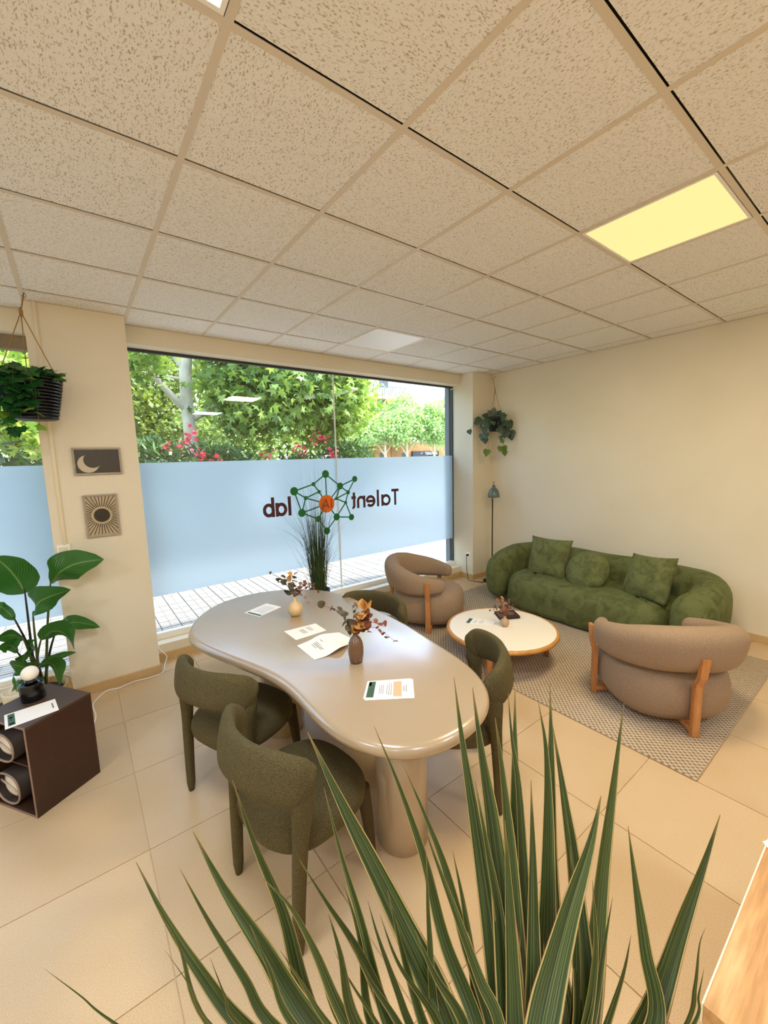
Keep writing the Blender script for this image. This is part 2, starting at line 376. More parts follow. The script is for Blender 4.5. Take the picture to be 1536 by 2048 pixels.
# ------------------------------------------------------------------ room shell
CZ = 2.916; XR = 4.86; XL = -3.2; YB = -2.6; YF = 4.05; YP = 3.82; YG = 4.20
GX, GY = 0.440, 0.609           # ceiling grid origin
FX, FY = 0.106, 0.8206          # floor grid origin
PXL, PXR = -0.172, 0.425        # pillar
JX = 4.46                       # right window jamb
struct(part('floor', box(XL, XR, YB, YF, -.06, -.006), GROUT, smooth=False), 'sandy porcelain tiled floor')
floor = bpy.data.objects['floor']
cache = {}
def tile_mesh(key, w, d, z0, z1, mat, bev):
    k = (key, round(w, 3), round(d, 3))
    if k not in cache:
        V, F = box(-w/2, w/2, -d/2, d/2, z0, z1)
        if bev:
            V, F = loft([(-w/2, -d/2), (w/2, -d/2), (w/2, d/2), (-w/2, d/2)], [(0, z0), (0, z1-bev), (0, z1)]) if False else (V, F)
        cache[k] = mesh(key, V, F, mat, False)
    return cache[k]
def cells(g0, lo, hi, step=.6):
    a = math.floor((lo-g0)/step); out = []
    while g0+a*step < hi-1e-6:
        p, q = max(lo, g0+a*step), min(hi, g0+(a+1)*step)
        if q-p > .03: out.append((a, p, q))
        a += 1
    return out
for ix, xa, xb in cells(FX, XL, XR):
    for iy, ya, yb in cells(FY, YB, YF):
        g = .0022; w, d = xb-xa-2*g, yb-ya-2*g
        link('floor_tile', tile_mesh('floor_tile', w, d, -.006, 0, FLOORM, 0), floor, ((xa+xb)/2, (ya+yb)/2, 0))
ceil = struct(part('ceiling', box(XL-.2, XR+.2, YB-.2, YF+.3, 2.96, 3.06), pm('slab', '4a463f', .9), smooth=False), 'suspended ceiling of fissured mineral tiles')
PANELS = {(3, 0): 'warm', (-1, 0): 'white', (3, 4): 'off', (3, -4): 'white', (-1, -4): 'white', (-5, 0): 'white', (-5, -4): 'white'}  # panels behind the camera are unseen, added to light the room
for ix, xa, xb in cells(GX, XL, XR-.005):
    for iy, ya, yb in cells(GY, YB, YF-.005):
        if (ix, iy) in PANELS: continue
        link('ceiling_tile', tile_mesh('ceiling_tile', xb-xa-.010, yb-ya-.024, 0, .018, CEILM, 0), ceil, ((xa+xb)/2, (ya+yb)/2-.0065, CZ+.0022))
for ix, xa, xb in cells(GX, XL, XR):
    if xa > XL+.01: part('grid_bar', box(xa-.012, xa+.012, YB, YF, CZ, CZ+.0016), TEE, ceil, smooth=False)
for iy, ya, yb in cells(GY, YB, YF):
    if ya > YB+.01: part('grid_bar', box(XL, XR, ya-.012, ya+.012, CZ+.0002, CZ+.0018), TEE, ceil, smooth=False)
for a in (box(XR-.022, XR, YB, YP, CZ-.001, CZ+.001), box(PXR, JX, YF-.022, YF, CZ-.001, CZ+.001), box(XL, PXL, YF-.022, YF, CZ-.001, CZ+.001), box(PXL, PXR, YP-.022, YP, CZ-.001, CZ+.001)):
    part('wall_angle', a, TEE, ceil, smooth=False)
struct(part('wall_right', box(XR, XR+.2, YB-.2, 4.6, -.06, 2.96), WALL, smooth=False), 'plain cream wall behind the sofa')
struct(part('wall_left', box(XL-.2, XL, YB-.2, 4.6, -.06, 2.96), WALL, smooth=False))
struct(part('wall_back', box(XL, XR, YB-.2, YB, -.06, 2.96), WALL, smooth=False))
GREYST = pm('grey_stone', '6d757c', .5, .06, 5)
struct(part('pillar', box(PXL, PXR, YP, 4.24, -.006, CZ), WALL, smooth=False), 'cream pillar between the two shop windows')
struct(part('pilaster', box(JX, XR, YP, 4.24, -.006, CZ), WALL, smooth=False), 'cream corner pilaster at the window end')
struct(part('beam', box(PXR, JX, YF, 4.24, 2.775, 2.96), WALL, smooth=False), 'cream beam over the big window')
struct(part('beam_2', box(XL, PXL, YF, 4.24, 2.755, 2.96), WALL, smooth=False))
struct(part('sill', box(PXR, JX, YF, 4.24, -.006, .155), WALL, smooth=False), 'low cream window sill')
struct(part('sill_2', box(XL, PXL, YF+.08, 4.24, -.006, .10), WALL, smooth=False))
struct(part('facade_pier', box(JX-.02, JX+.6, 4.255, 4.335, -.1, 3.1), GREYST, smooth=False), 'grey stone outer pier beside the glass')
struct(part('facade_pier_2', box(PXL-.02, PXR+.02, 4.26, 4.34, -.1, 3.1), GREYST, smooth=False))
struct(part('facade_lintel', box(XL, JX+.6, 4.27, 4.40, 2.86, 3.5), GREYST, smooth=False))
BB = pm('baseboard_tile', 'c9ab7c', .4, .05, 20, .1, 200, .002)
def baseboard(name, p, q, nrm, h=.075):
    root = None; p, q = np.array(p, float), np.array(q, float); L = np.linalg.norm(q-p); d = (q-p)/L; n = max(1, round(L/.6))
    for i in range(n):
        a, b = p+d*(L*i/n+.001), p+d*(L*(i+1)/n-.001); nn = np.array(nrm)*.009
        V = []
        for z in (0.0005, h-.004, h): 
            s = 1 if z < h else .6
            V += [(a[0], a[1], z), (b[0], b[1], z), (b[0]+nn[0]*s, b[1]+nn[1]*s, z), (a[0]+nn[0]*s, a[1]+nn[1]*s, z)]
        F = grid_faces(3, 4)
        if root is None: root = struct(part(name, (V, F), BB, smooth=False))
        else: part('skirting_tile', (V, F), BB, root, smooth=False)
baseboard('baseboard_pillar', (PXL, YP), (PXR, YP), (0, -1)); baseboard('baseboard_pillar_side', (PXR, YP), (PXR, YF), (1, 0))
baseboard('baseboard_front', (PXR+.01, YF), (JX-.01, YF), (0, -1))
baseboard('baseboard_jamb', (JX, YF), (JX, YP), (-1, 0)); baseboard('baseboard_pilaster', (JX-.009, YP), (XR, YP), (0, -1))
baseboard('baseboard_right', (XR, YP-.01), (XR, YB), (-1, 0))
# trunking on the pillar edge
tr = struct(part('trim_1', box(-.118, -.096, YP-.013, YP, 1.20, CZ-.001, .002), pm('trunking', 'e9dcc0', .5)), 'cream cable trunking up the pillar')
# windows
FRW = pm('frame_white', 'f4f0e8', .4); FRD = pm('frame_dark', '2e3236', .4)
w1 = bpy.data.objects.new('window_1', None); COL.objects.link(w1); w1.location = (2.45, YG, .155); struct(w1, 'large shop window with frosted band and lettering')
MUX = 2.485
part('pane', box(PXR-.02, MUX-.006, YG, YG+.01, .155, 2.775), GLASS, w1, smooth=False)
part('pane', box(MUX+.006, JX+.02, YG, YG+.01, .155, 2.775), GLASS, w1, smooth=False)
part('joint', box(MUX-.006, MUX+.006, YG-.002, YG+.012, .155, 2.775), FRW, w1, smooth=False, label='pale silicone joint between the panes')
part('bottom_rail', box(PXR, JX, YG-.03, YG+.03, .155, .215, .003), FRW, w1, smooth=False)
part('top_rail', box(PXR, JX, YG-.006, YG+.03, 2.752, 2.775), FRD, w1, smooth=False, label='dark top rail')
part('side_rail', box(JX-.012, JX, YG-.012, YG+.03, .215, 2.735), FRD, w1, smooth=False, label='dark side rail')
FZ0, FZ1 = .565, 1.795
part('frosted_film', box(PXR, MUX-.006, YG-.0035, YG-.0020, FZ0, FZ1), FILM, w1, smooth=False)
part('frosted_film', box(MUX+.006, JX-.012, YG-.0035, YG-.0020, FZ0, FZ1), FILM, w1, smooth=False)
w2 = bpy.data.objects.new('window_2', None); COL.objects.link(w2); w2.location = (-1.6, YG, .1); struct(w2, 'left shop window beside the pillar')
part('pane', box(XL, PXL+.02, YG, YG+.01, .10, 2.755), GLASS, w2, smooth=False)
part('frosted_film', box(XL, PXL, YG-.0035, YG-.0020, FZ0, FZ1), FILM, w2, smooth=False)
part('top_rail', box(XL, PXL, YG-.05, YG+.03, 2.655, 2.755, .004), pm('aged_wood_rail', '8b7a62', .6, .15, 12), w2, smooth=False, label='brown wooden top rail')
part('bottom_rail', box(XL, PXL, YG-.03, YG+.03, .10, .14, .003), FRW, w2, smooth=False)
# sticker lettering and logo (flat vinyl on the film, read from outside)
VIN = pm('vinyl_maroon', '4a1a24', .5); GRN = pm('vinyl_green', '00702c', .5); ORG = pm('vinyl_orange', 'f27405', .5); RED = pm('vinyl_red', 'a8401c', .5)
def on_glass(strokes, dy, mat, name, label=None):
    vf = []
    for i, (V2, F) in enumerate(strokes): vf.append((np.stack([V2[:, 0], np.full(len(V2), YG-dy-.00012*(i % 3)), V2[:, 1]], 1), F))
    return part(name, join(*vf), mat, w1, smooth=False, label=label)
def arc(cx, cz, rx, rz_, a0, a1, n=24): 
    t = np.radians(np.linspace(a0, a1, n)); return np.stack([cx+rx*np.cos(t), cz+rz_*np.sin(t)], 1)
def word(txt, x_start, x_end, zb0, zb1, xh, capn, w):
    """letters laid from x_start (first letter) towards x_end, i.e. mirrored when x_end < x_start"""
    adv = {'T': 1.12, 'a': 1.24, 'l': .56, 'e': 1.08, 'n': .98, 't': .62, 'b': 1.12}; tot = sum(adv[c] for c in txt); sc = (x_end-x_start)/tot
    out = []; u = 0; r = .43
    for c in txt:
        g = []
        if c == 'T': g = [[(0.0, capn-w/2/xh), (.9, capn-w/2/xh)], [(.45, 0), (.45, capn)]]
        if c == 'l': g = [[(.16, 0), (.16, capn)]]
        if c in 'ab': g = [arc(.45, .5, r, .5-w/2/xh, 0, 360, 40)]; g += [[(.88, 0), (.88, 1)]] if c == 'a' else [[(.04, 0), (.04, capn)]]
        if c == 'e': g = [arc(.45, .5, r, .5-w/2/xh, 0, 318, 36), [(.04, .5), (.88, .5)]]
        if c == 'n': g = [[(.08, 0), (.08, 1)], np.concatenate([arc(.42, .58, .34, .42-w/2/xh, 175, 0, 18), [(.76, .4), (.76, 0)]])]
        if c == 't': g = [np.concatenate([[(.2, capn*.92), (.2, .3)], arc(.36, .22, .16, .15, 180, 290, 8)]), [(0, 1-w/2/xh), (.48, 1-w/2/xh)]]
        for s in g:
            s = np.array(s, float); fx = (u+s[:, 0])/tot; X = x_start+(u+s[:, 0])*sc; Z = zb0+(zb1-zb0)*fx+s[:, 1]*xh
            out.append(strip_flat(np.stack([X, Z], 1), w))
        u += adv[c]
    return out
g1 = word('Talent', 3.415, 2.65, 1.165, 1.180, .150, 1.42, .034)
g2 = word('lab', 1.878, 1.545, 1.180, 1.185, .150, 1.42, .036)
on_glass(g1, .0040, VIN, 'lettering', 'maroon word Talent, mirrored from inside'); on_glass(g2, .0040, VIN, 'lettering', 'maroon word lab, mirrored from inside')
ND = {'A': (723, 135, 32), 'B': (1003, 182, 26), 'C': (863, 250, 29), 'D': (940, 310, 18), 'E': (826, 370, 14), 'F': (916, 408, 15), 'G': (830, 546, 30), 'H': (972, 548, 27),
      'I': (737, 680, 30), 'J': (497, 508, 32), 'K': (533, 365, 17), 'L': (422, 300, 33), 'M': (607, 232, 17), 'N': (661, 305, 16), 'O': (735, 420, 0), 'X': (654, 566, 26)}
NP = {k: PY(500+v[0]*.20833, 920+v[1]*.20833, YG) for k, v in ND.items()}
ED = 'LM MA AC AO CO CB CE CD BD DE DF EF EO FG FH GH GO GI IX XJ JO JK JL KL KN KO NM NO XO'.split()
on_glass([strip_flat(np.array([NP[a][[0, 2]], NP[b][[0, 2]]]), .015) for a, b in ED], .0040, pm('vinyl_teal', '0a6a4e', .5), 'logo_line', 'dark green lines joining the dots')
for k, v in ND.items():
    if v[2]:
        c = NP[k]; r = v[2]*.20833*4.25/F_PX*1.28*.86*1.2
        t = np.linspace(0, 2*PI, 24, endpoint=False); V = np.stack([c[0]+r*np.cos(t), np.full(24, YG-.0046), c[2]+r*np.sin(t)], 1)
        part('logo_dot', (V, [tuple(range(24))]), GRN, w1, smooth=False)
c = NP['O']; t = np.linspace(0, 2*PI, 40, endpoint=False)
part('logo_disc', (np.stack([c[0]+.104*np.cos(t), np.full(40, YG-.0046), c[2]+.104*np.sin(t)], 1), [tuple(range(40))]), ORG, w1, smooth=False, label='orange disc with IA')
q = lambda *p: strip_flat(np.array([(c[0]+a, c[2]+b) for a, b in p]), .02)
on_glass([q((.062, -.055), (.062, .055)), q((.028, -.055), (-.012, .055)), q((-.012, .055), (-.055, -.055)), q((.012, -.018), (-.036, -.018))], .0052, RED, 'lettering', 'red letters IA on the orange disc')

# ------------------------------------------------------------------ ceiling light panels (each carries its own lamp)
PWH, PWM, PWO = m_emit('diffuser_white', (1, .95, .84, 1), 1.25), m_emit('diffuser_warm', (1, .80, .31, 1), 1.05), pm('diffuser_off', 'f4f6fa', .35)
LAB = {(3, 0): 'warm yellow glowing square panel light in the ceiling at the right', (-1, 0): 'white glowing ceiling panel light cut by the top edge of the photo',
       (3, 4): 'unlit white ceiling panel light near the big window'}
for (ix, iy), kind in PANELS.items():
    x, y = GX+.6*ix+.3, GY+.6*iy+.3
    r = thing('ceiling_light_panel', LAB.get((ix, iy), 'added unseen white square ceiling panel light behind the camera'), 'ceiling light', (x, y, CZ+.001), group='square panel lights in the tiled ceiling')
    part('frame', join(box(x-.285, x+.285, y-.285, y-.272, CZ-.002, CZ+.014), box(x-.285, x+.285, y+.272, y+.285, CZ-.002, CZ+.014), box(x-.285, x-.272, y-.272, y+.272, CZ-.002, CZ+.014), box(x+.272, x+.285, y-.272, y+.272, CZ-.002, CZ+.014)), WHITE, r, smooth=False)
    part('diffuser', box(x-.272, x+.272, y-.272, y+.272, CZ, CZ+.012), {'warm': PWM, 'white': PWH, 'off': PWO}[kind], r, smooth=False)
    if kind != 'off':
        ld = bpy.data.lights.new('panel_lamp', 'AREA'); ld.shape = 'SQUARE'; ld.size = .53
        ld.energy = PANEL_WARM_W if kind == 'warm' else PANEL_W; ld.color = PANEL_WARM_COL if kind == 'warm' else PANEL_COL
        lo = bpy.data.objects.new('panel_lamp', ld); COL.objects.link(lo); lo.parent = r; lo.location = (0, 0, -.006)

exec_parts = []
# ------------------------------------------------------------------ conference table
TZ = .740
tp = [(374.6,1266),(384,1245),(410,1222),(443,1205),(485,1192.5),(526.7,1184),(577,1179.6),(618,1179.6),(652,1182),(689,1190),(718,1201),(752,1219.6),(797.5,1240),(839,1265),(872.5,1286),(914,1313),(943,1334),(964,1357),(977,1378),(980,1400),(974,1422),(957,1443),(939,1459),(902,1482),(860,1497),(818,1503),(777,1502),(735,1493),(693,1479),(660,1459),(631,1434),(606,1407),(581,1380),(552,1358),(518,1341),(477,1325),(435,1309),(397.5,1292),(379,1279)]
to = np.array([PZ(x, y, .728)[:2] for x, y in tp])
if np.sum(to[:, 0]*np.roll(to[:, 1], -1)-np.roll(to[:, 0], -1)*to[:, 1]) < 0: to = to[::-1]
to = cr(to, 140, True)
for _ in range(6): to = (np.roll(to, 1, 0)+2*to+np.roll(to, -1, 0))/4
TAB = pm('taupe_lacquer', 'b09b7f', .26, .03, 3, .03, 150, .001, spec=1.0, coat=.5)
tb = thing('conference_table', 'taupe lacquered bean-shaped meeting table on two round pedestals', 'table', (1.0, 1.9, 0))
pr = [(.030+.5, .676)] if False else []
for k in range(9):
    a = -PI/2+PI*k/8; pr.append((.031*(1-math.cos(a)), .709+.031*math.sin(a)))
part('tabletop', loft(to, pr), TAB, tb)
for (x, y, R) in ((1.072, 1.345, .118), (.965, 2.47, .135)):
    part('leg', lathe([(R-.004, 0), (R, .004), (R, .676)], 48, (x, y, 0)), TAB, tb)

# ------------------------------------------------------------------ dining chairs
def chair(label, x, y, deg):
    r = thing('dining_chair', label, 'chair', (x, y, 0), math.radians(deg), 'olive dining chairs round the meeting table')
    return r
def chair_parts(r):
    so = superell(.245, .245, 2.6, 56); so[:, 0] += .0
    sh = []
    for k in range(11):
        a = -PI/2+PI*k/10; sh.append((.075*(1-math.cos(a))+(.03 if k < 4 else 0)*(4-k)/4, .395+.078*math.sin(a)*(1.0 if a < 0 else .9)))
    part('seat', lumpy(loft(so, sh), .004, 6), CHAIRF, r, world=False)
    pts = [(-.150, -.245, .662), (-.185, -.230, .680), (-.225, -.175, .692), (-.262, -.09, .700), (-.272, 0, .702), (-.262, .09, .700), (-.225, .175, .692), (-.185, .230, .680), (-.150, .245, .662)]
    part('backrest', sweep(pts, [.070, .088, .090, .086, .084, .086, .090, .088, .070], [.030, .032, .031, .030, .029, .030, .031, .032, .030], 2.7, 60, 28, 5, [.02, .1, .18, .22, .22, .22, .18, .1, .02], 1.15), CHAIRF, r, world=False)
    for s in (-1, 1):
        part('leg', rleg([(-.200, .222*s, 0), (-.192, .226*s, .2), (-.176, .234*s, .44), (-.162, .243*s, .58), (-.156, .246*s, .70)], [.020, .024, .029, .046, .048], [.019, .022, .026, .026, .014]), CHAIRF, r, world=False)
        part('leg', rleg([(.205, .195*s, 0), (.195, .190*s, .2), (.175, .180*s, .40)], [.018, .022, .030], [.018, .022, .030]), CHAIRL, r, world=False)
def rleg(pts, rx, ry, n=16, res=18, e=2.4):
    P = cr(pts, res); A, B = interp(rx, res), interp(ry, res); V = []
    for i in range(res):
        f = .7 if i == 0 else 1
        for j in range(n):
            a = 2*PI*j/n; ca, sa = math.cos(a), math.sin(a)
            V.append((P[i][0]+f*A[i]*math.copysign(abs(ca)**(2/e), ca), P[i][1]+f*B[i]*math.copysign(abs(sa)**(2/e), sa), P[i][2]))
    k = len(V); V = V[:n]+[(v[0], v[1], v[2]) for v in V[n:]]
    return np.array(V), grid_faces(res, n)
CH = [('olive upholstered dining chair nearest the camera at the left side of the table', .635, 1.468, 10),
      ('olive upholstered dining chair under the table far left, facing the pedestal', .612, 2.148, 22.5),
      ('olive upholstered dining chair at the right end of the table beside the rug', 1.505, 1.43, 141),
      ('olive upholstered dining chair showing only its back behind the table, beside the armchair', 1.50, 2.29, 203)]
c0 = None
for lab, x, y, dg in CH:
    r = chair(lab, x, y, dg)
    if c0 is None: chair_parts(r); c0 = r
    else:
        for ch in list(c0.children):
            d = ch.copy(); COL.objects.link(d); d.parent = r

# ------------------------------------------------------------------ rug
rug = tag(part('rug', box(2.50, 4.46, .592, 3.54, 0.0008, .010, .003), RUG), 'grey brown woven rug under the sofa and armchairs', 'rug')
RT = .0105
# ------------------------------------------------------------------ coffee table
CX, CY, CT = 2.83, 2.105, .292
ct = thing('coffee_table', 'low round coffee table with white top and oak rim', 'table', (CX, CY, RT))
rimp = [(.40, CT-.036), (.452, CT-.036), (.466, CT-.030), (.472, CT-.018), (.468, CT-.006), (.460, CT), (.448, CT), (.446, CT-.004)]
part('rim', lathe(rimp, 72, (CX, CY, 0)), m_wood('rim_oak', 'b97d35', 'cd9448', 'd9a55a', 'X'), ct)
part('tabletop', lathe([(.42, CT-.02), (.4465, CT-.0045), (.4465, CT-.0015), (.440, CT-.0005)], 72, (CX, CY, 0)), pm('ivory_laminate', 'f6eedc', .35), ct)
for a in (-36, 84, 204):
    x, y = CX+.40*math.cos(math.radians(a)), CY+.40*math.sin(math.radians(a))
    part('leg', lathe([(.022, RT), (.027, CT-.036)], 16, (x, y, 0)), OAK, ct)

# ------------------------------------------------------------------ armchairs
def armchair(label, x, y, deg):
    r = thing('armchair', label, 'armchair', (x, y, RT), math.radians(deg), 'taupe tub armchairs on the rug'); return r
def armchair_parts(r):
    so = superell(.385, .375, 2.5, 72, 0, (.03, 0)); pr = [(.10, .045), (.045, .060), (.012, .11), (0, .19), (.003, .26), (.014, .31), (.035, .345), (.07, .368), (.12, .380), (.20, .385)]
    part('seat', lumpy(loft(so, pr), .006, 5), TAUPE, r, world=False)
    pts = []
    for k in range(13):
        a = math.radians(180+ (k-6)*20.5); rx, ry = .355, .375
        pts.append((rx*math.cos(a)-.0, ry*math.sin(a), .545+.0*abs(k-6)))
    zc = [.465, .475, .49, .51, .53, .545, .55, .545, .53, .51, .49, .475, .465]
    pts = [(p[0], p[1], zc[i]) for i, p in enumerate(pts)]
    hh = [.070, .090, .108, .124, .138, .146, .148, .146, .138, .124, .108, .090, .070]
    tt = [.046, .062, .074, .082, .088, .090, .090, .090, .088, .082, .074, .062, .046]
    part('backrest', lumpy(sweep(pts, hh, tt, 2.5, 72, 28, 7, [.0, .05, .1, .16, .2, .22, .22, .22, .2, .16, .1, .05, 0], 1.25), .005, 5, 3), TAUPE, r, world=False)
    def leg(px_, py_, ang, zt, bend):
        o = []
        for (z, off) in ((0, 0), (.33, .0), (.40, bend*.6), (zt, bend)):
            o.append((z, off))
        V = []
        for z, off in o:
            for (u, v) in ((-.014, -.026), (.014, -.026), (.014, .026), (-.014, .026)):
                V.append((u+off, v, z))
        V, F = np.array(V), grid_faces(4, 4)
        bm = bmesh.new(); bv = [bm.verts.new(v) for v in V]
        for f in F: bm.faces.new([bv[i] for i in f])
        bmesh.ops.bevel(bm, geom=bm.edges[:], offset=.004, segments=2, affect='EDGES'); bm.verts.index_update()
        V = np.array([v.co[:] for v in bm.verts]); F = [[v.index for v in f.verts] for f in bm.faces]; bm.free()
        c, s = math.cos(ang), math.sin(ang)
        V = np.stack([V[:, 0]*c-V[:, 1]*s+px_, V[:, 0]*s+V[:, 1]*c+py_, V[:, 2]], 1)
        part('leg', (V, F), OAK, r, world=False, smooth=False, label='honey oak leg')
    leg(-.385, 0, PI, .535, .055); leg(.09, .405, PI/2, .53, .032); leg(.09, -.405, -PI/2, .53, .032)
    part('underframe', join(box(-.38, .30, -.03, .03, .030, .062, .004), box(.06, .12, -.395, .395, .030, .062, .004)), OAK, r, world=False, smooth=False)
a0 = armchair('taupe tub armchair seen from behind at the near right of the rug', 3.155, 1.005, 48); armchair_parts(a0)
a1 = armchair('taupe tub armchair by the window behind the meeting table', 2.96, 3.20, -53)
for ch in list(a0.children):
    d = ch.copy(); COL.objects.link(d); d.parent = a1

# ------------------------------------------------------------------ sofa
sf = thing('sofa', 'long green velvet sofa with rounded arms along the cream wall', 'sofa', (4.35, 2.08, RT))
sp = [(4.03, 3.06, .30), (4.25, 3.10, .318), (4.47, 3.08, .335), (4.63, 2.95, .345), (4.675, 2.70, .345), (4.68, 2.08, .338), (4.675, 1.46, .335), (4.63, 1.21, .335), (4.47, 1.08, .33), (4.25, 1.05, .315), (4.05, 1.08, .30)]
part('backrest', lumpy(sweep(sp, [.255, .285, .305, .312, .312, .305, .305, .308, .308, .290, .265], [.135, .150, .160, .165, .165, .160, .160, .165, .168, .165, .150], 2.6, 110, 32, 8, [0, -.05, -.08, -.1, -.1, -.1, -.1, -.1, -.08, -.05, 0]), .012, 4, 5), VELVET, sf, label='rounded back and arms in one roll')
yy = np.linspace(-1, 1, 60); so = []
for v in np.linspace(1.20, 2.985, 50):
    u = (v-2.09)/.893; so.append((3.865+.075*abs(u)**2.5+.05*abs(u)**8, v))
front = np.array(so); back = np.array([(4.68, v) for v in np.linspace(2.985, 1.20, 50)])
ol = np.concatenate([front[::-1], back[::-1]])
if np.sum(ol[:, 0]*np.roll(ol[:, 1], -1)-np.roll(ol[:, 0], -1)*ol[:, 1]) < 0: ol = ol[::-1]
for _ in range(9): ol = (np.roll(ol, 1, 0)+2*ol+np.roll(ol, -1, 0))/4
pr = [(.05, RT+.004), (.02, RT+.02), (.005, .08), (0, .17), (.004, .25), (.016, .31), (.04, .352), (.075, .378), (.12, .392), (.2, .40), (.3, .402)]
part('seat', lumpy(loft(ol, pr), .012, 4.5, 9), VELVET, sf)
def pillow(w, h, T, n=22, seed=0, rnd=0):
    V, F = [], []
    for s in (1, -1):
        for i in range(n+1):
            for j in range(n+1):
                u, v = -1+2*i/n, -1+2*j/n
                if rnd:
                    k = max(abs(u), abs(v)); d = math.hypot(u, v)+1e-9; X, Y = u/d*k, v/d*k; th = T*max(0, 1-k**2.6)**.55
                else:
                    X = u*(1-.075*(1-v*v)*abs(u)**3); Y = v*(1-.075*(1-u*u)*abs(v)**3); th = T*(max(0, (1-u**4)*(1-v**4)))**.5*(.75+.25*(1-u*u)*(1-v*v))
                nz = mn.noise(Vector((u*1.7+seed, v*1.7, s+seed)))*T*.22*(1 if th > 0 else 0)
                V.append((X*w/2, Y*h/2, s*th+nz*(1-max(abs(u), abs(v))**4)))
    m = (n+1)**2
    for i in range(n):
        for j in range(n):
            a = i*(n+1)+j; F.append((a, a+n+1, a+n+2, a+1)); F.append((m+a, m+a+1, m+a+n+2, m+a+n+1))
    bm = bmesh.new(); bv = [bm.verts.new(v) for v in V]
    for f in F: bm.faces.new([bv[i] for i in f])
    bmesh.ops.remove_doubles(bm, verts=bm.verts[:], dist=.0004); bm.verts.index_update()
    V = np.array([v.co[:] for v in bm.verts]); F = [[v.index for v in f.verts] for f in bm.faces]; bm.free()
    return V, F
VELP = m_fabric('green_velvet_cushion', '525a32', '7f8659', 300, 10, .35)
def cushion(label, vf, loc, yaw, lean, roll=0):
    M = Matrix.Translation(loc) @ Matrix.Rotation(yaw, 4, 'Z') @ Matrix.Rotation(PI/2-lean, 4, 'Y') @ Matrix.Rotation(PI/2+roll, 4, 'Z')
    b = np.array(loc)
    r = thing('cushion', label, 'cushion', loc, group='green cushions on the sofa')
    part('cover', (np.array([np.array(M @ Vector(v)) for v in vf[0]]), vf[1]), VELP, r)
cushion('square green velvet cushion upright at the window end of the sofa', pillow(.49, .48, .10, seed=1), (4.30, 2.545, .575), math.radians(180+4), math.radians(17), math.radians(0))
cushion('round green velvet cushion in the middle of the sofa', pillow(.46, .46, .105, seed=4, rnd=1), (4.26, 2.08, .525), math.radians(180-5), math.radians(32))
cushion('square green velvet cushion tilted against the near arm of the sofa', pillow(.48, .46, .105, seed=8), (4.27, 1.50, .570), math.radians(180-24), math.radians(24), math.radians(7))

# ------------------------------------------------------------------ floor lamp
LX, LY = 4.615, 3.60
fl = thing('floor_lamp', 'slim black floor lamp with grey green dome shade in the corner', 'floor lamp', (LX, LY, 0))
GREENM = pm('lamp_enamel', '5c6a63', .25, coat=.3); DKM = pm('dark_metal', '1c1a18', .4, metal=.6)
part('base', lathe([(.12, 0), (.125, .006), (.12, .014), (.012, .02)], 32, (LX, LY, 0)), DKM, fl)
part('pole', lathe([(.008, .018), (.008, 1.33)], 10, (LX, LY, 0)), DKM, fl)
sx, sy = LX-.0, LY-.02
part('lamp_shade', lathe([(.076, 1.205), (.079, 1.205), (.080, 1.222), (.077, 1.25), (.067, 1.285), (.05, 1.318), (.028, 1.338), (.022, 1.345), (.022, 1.368), (.012, 1.374)], 32, (sx, sy, 0)), GREENM, fl)
part('bulb', lathe([(.01, 1.185), (.026, 1.195), (.03, 1.21), (.02, 1.235), (.012, 1.25)], 16, (sx, sy, 0)), pm('frosted_bulb', 'f5efe2', .3), fl)
part('finial', tube([(sx, sy, 1.370), (sx-.012, sy, 1.395), (sx-.005, sy, 1.418), (sx+.012, sy, 1.405)], .006, 8, 14), pm('brass', 'b08d57', .3, metal=1), fl)
# socket + plug + cord
so = thing('wall_socket', 'white wall socket with plug on the window jamb', 'socket', (JX, 3.90, .34))
part('plate', box(JX-.010, JX-.0005, 3.862, 3.942, .315, .395, .003), WHITE, so); part('plug', lathe([(.016, 0), (.018, .02), (.012, .032)], 14), BLACK, so, world=False)
so.children[-1].location = (-.010, 0, .015); so.children[-1].rotation_euler = (0, -PI/2, 0)
tag(part('lamp_cord', tube([(JX-.045, 3.90, .35), (JX-.055, 3.89, .22), (JX-.06, 3.87, .08), (JX-.06, 3.85, .006), (4.40, 3.76, .0045), (4.44, 3.66, .0045), (4.50, 3.61, .006)], .0042, 6, 50), BLACK), 'black cord from the wall socket to the floor lamp', 'cord')

# ------------------------------------------------------------------ wall pictures, switch, cords
def pframe(name, label, x0, x1, z0, z1, fw, face):
    r = thing(name, label, 'picture', ((x0+x1)/2, YP-.001, z0)); y0, y1 = YP-.022, YP-.001
    GR = pm('frame_grey_wood', 'a89c8e', .5, .1, 30)
    part('frame', join(box(x0, x1, y0, y1, z0, z0+fw, .002), box(x0, x1, y0, y1, z1-fw, z1, .002), box(x0, x0+fw, y0, y1, z0+fw, z1-fw, .002), box(x1-fw, x1, y0, y1, z0+fw, z1-fw, .002)), GR, r, smooth=False)
    part('print', box(x0+fw, x1-fw, y1-.012, y1, z0+fw, z1-fw), face, r, smooth=False); return r
def art(r, polys, mat, dy, name='motif'):
    vf = [(np.array([(x, YP-.0135-dy, z) for x, z in p]), [tuple(range(len(p)))[::-1]]) for p in polys]; return part(name, join(*vf), mat, r, smooth=False)
DKP = pm('dark_print', '2b2216', .2, coat=.5); LTP = pm('light_print', 'b8a78a', .3, .08, 14, coat=.3)
pf = pframe('moon_picture', 'framed dark print of a crescent moon on the pillar', .0, .305, 1.712, 1.915, .014, DKP)
mo = arc(.085, 1.79, .062, .070, 110, 335, 26); inn = arc(.115, 1.815, .056, .062, 335, 122, 26)
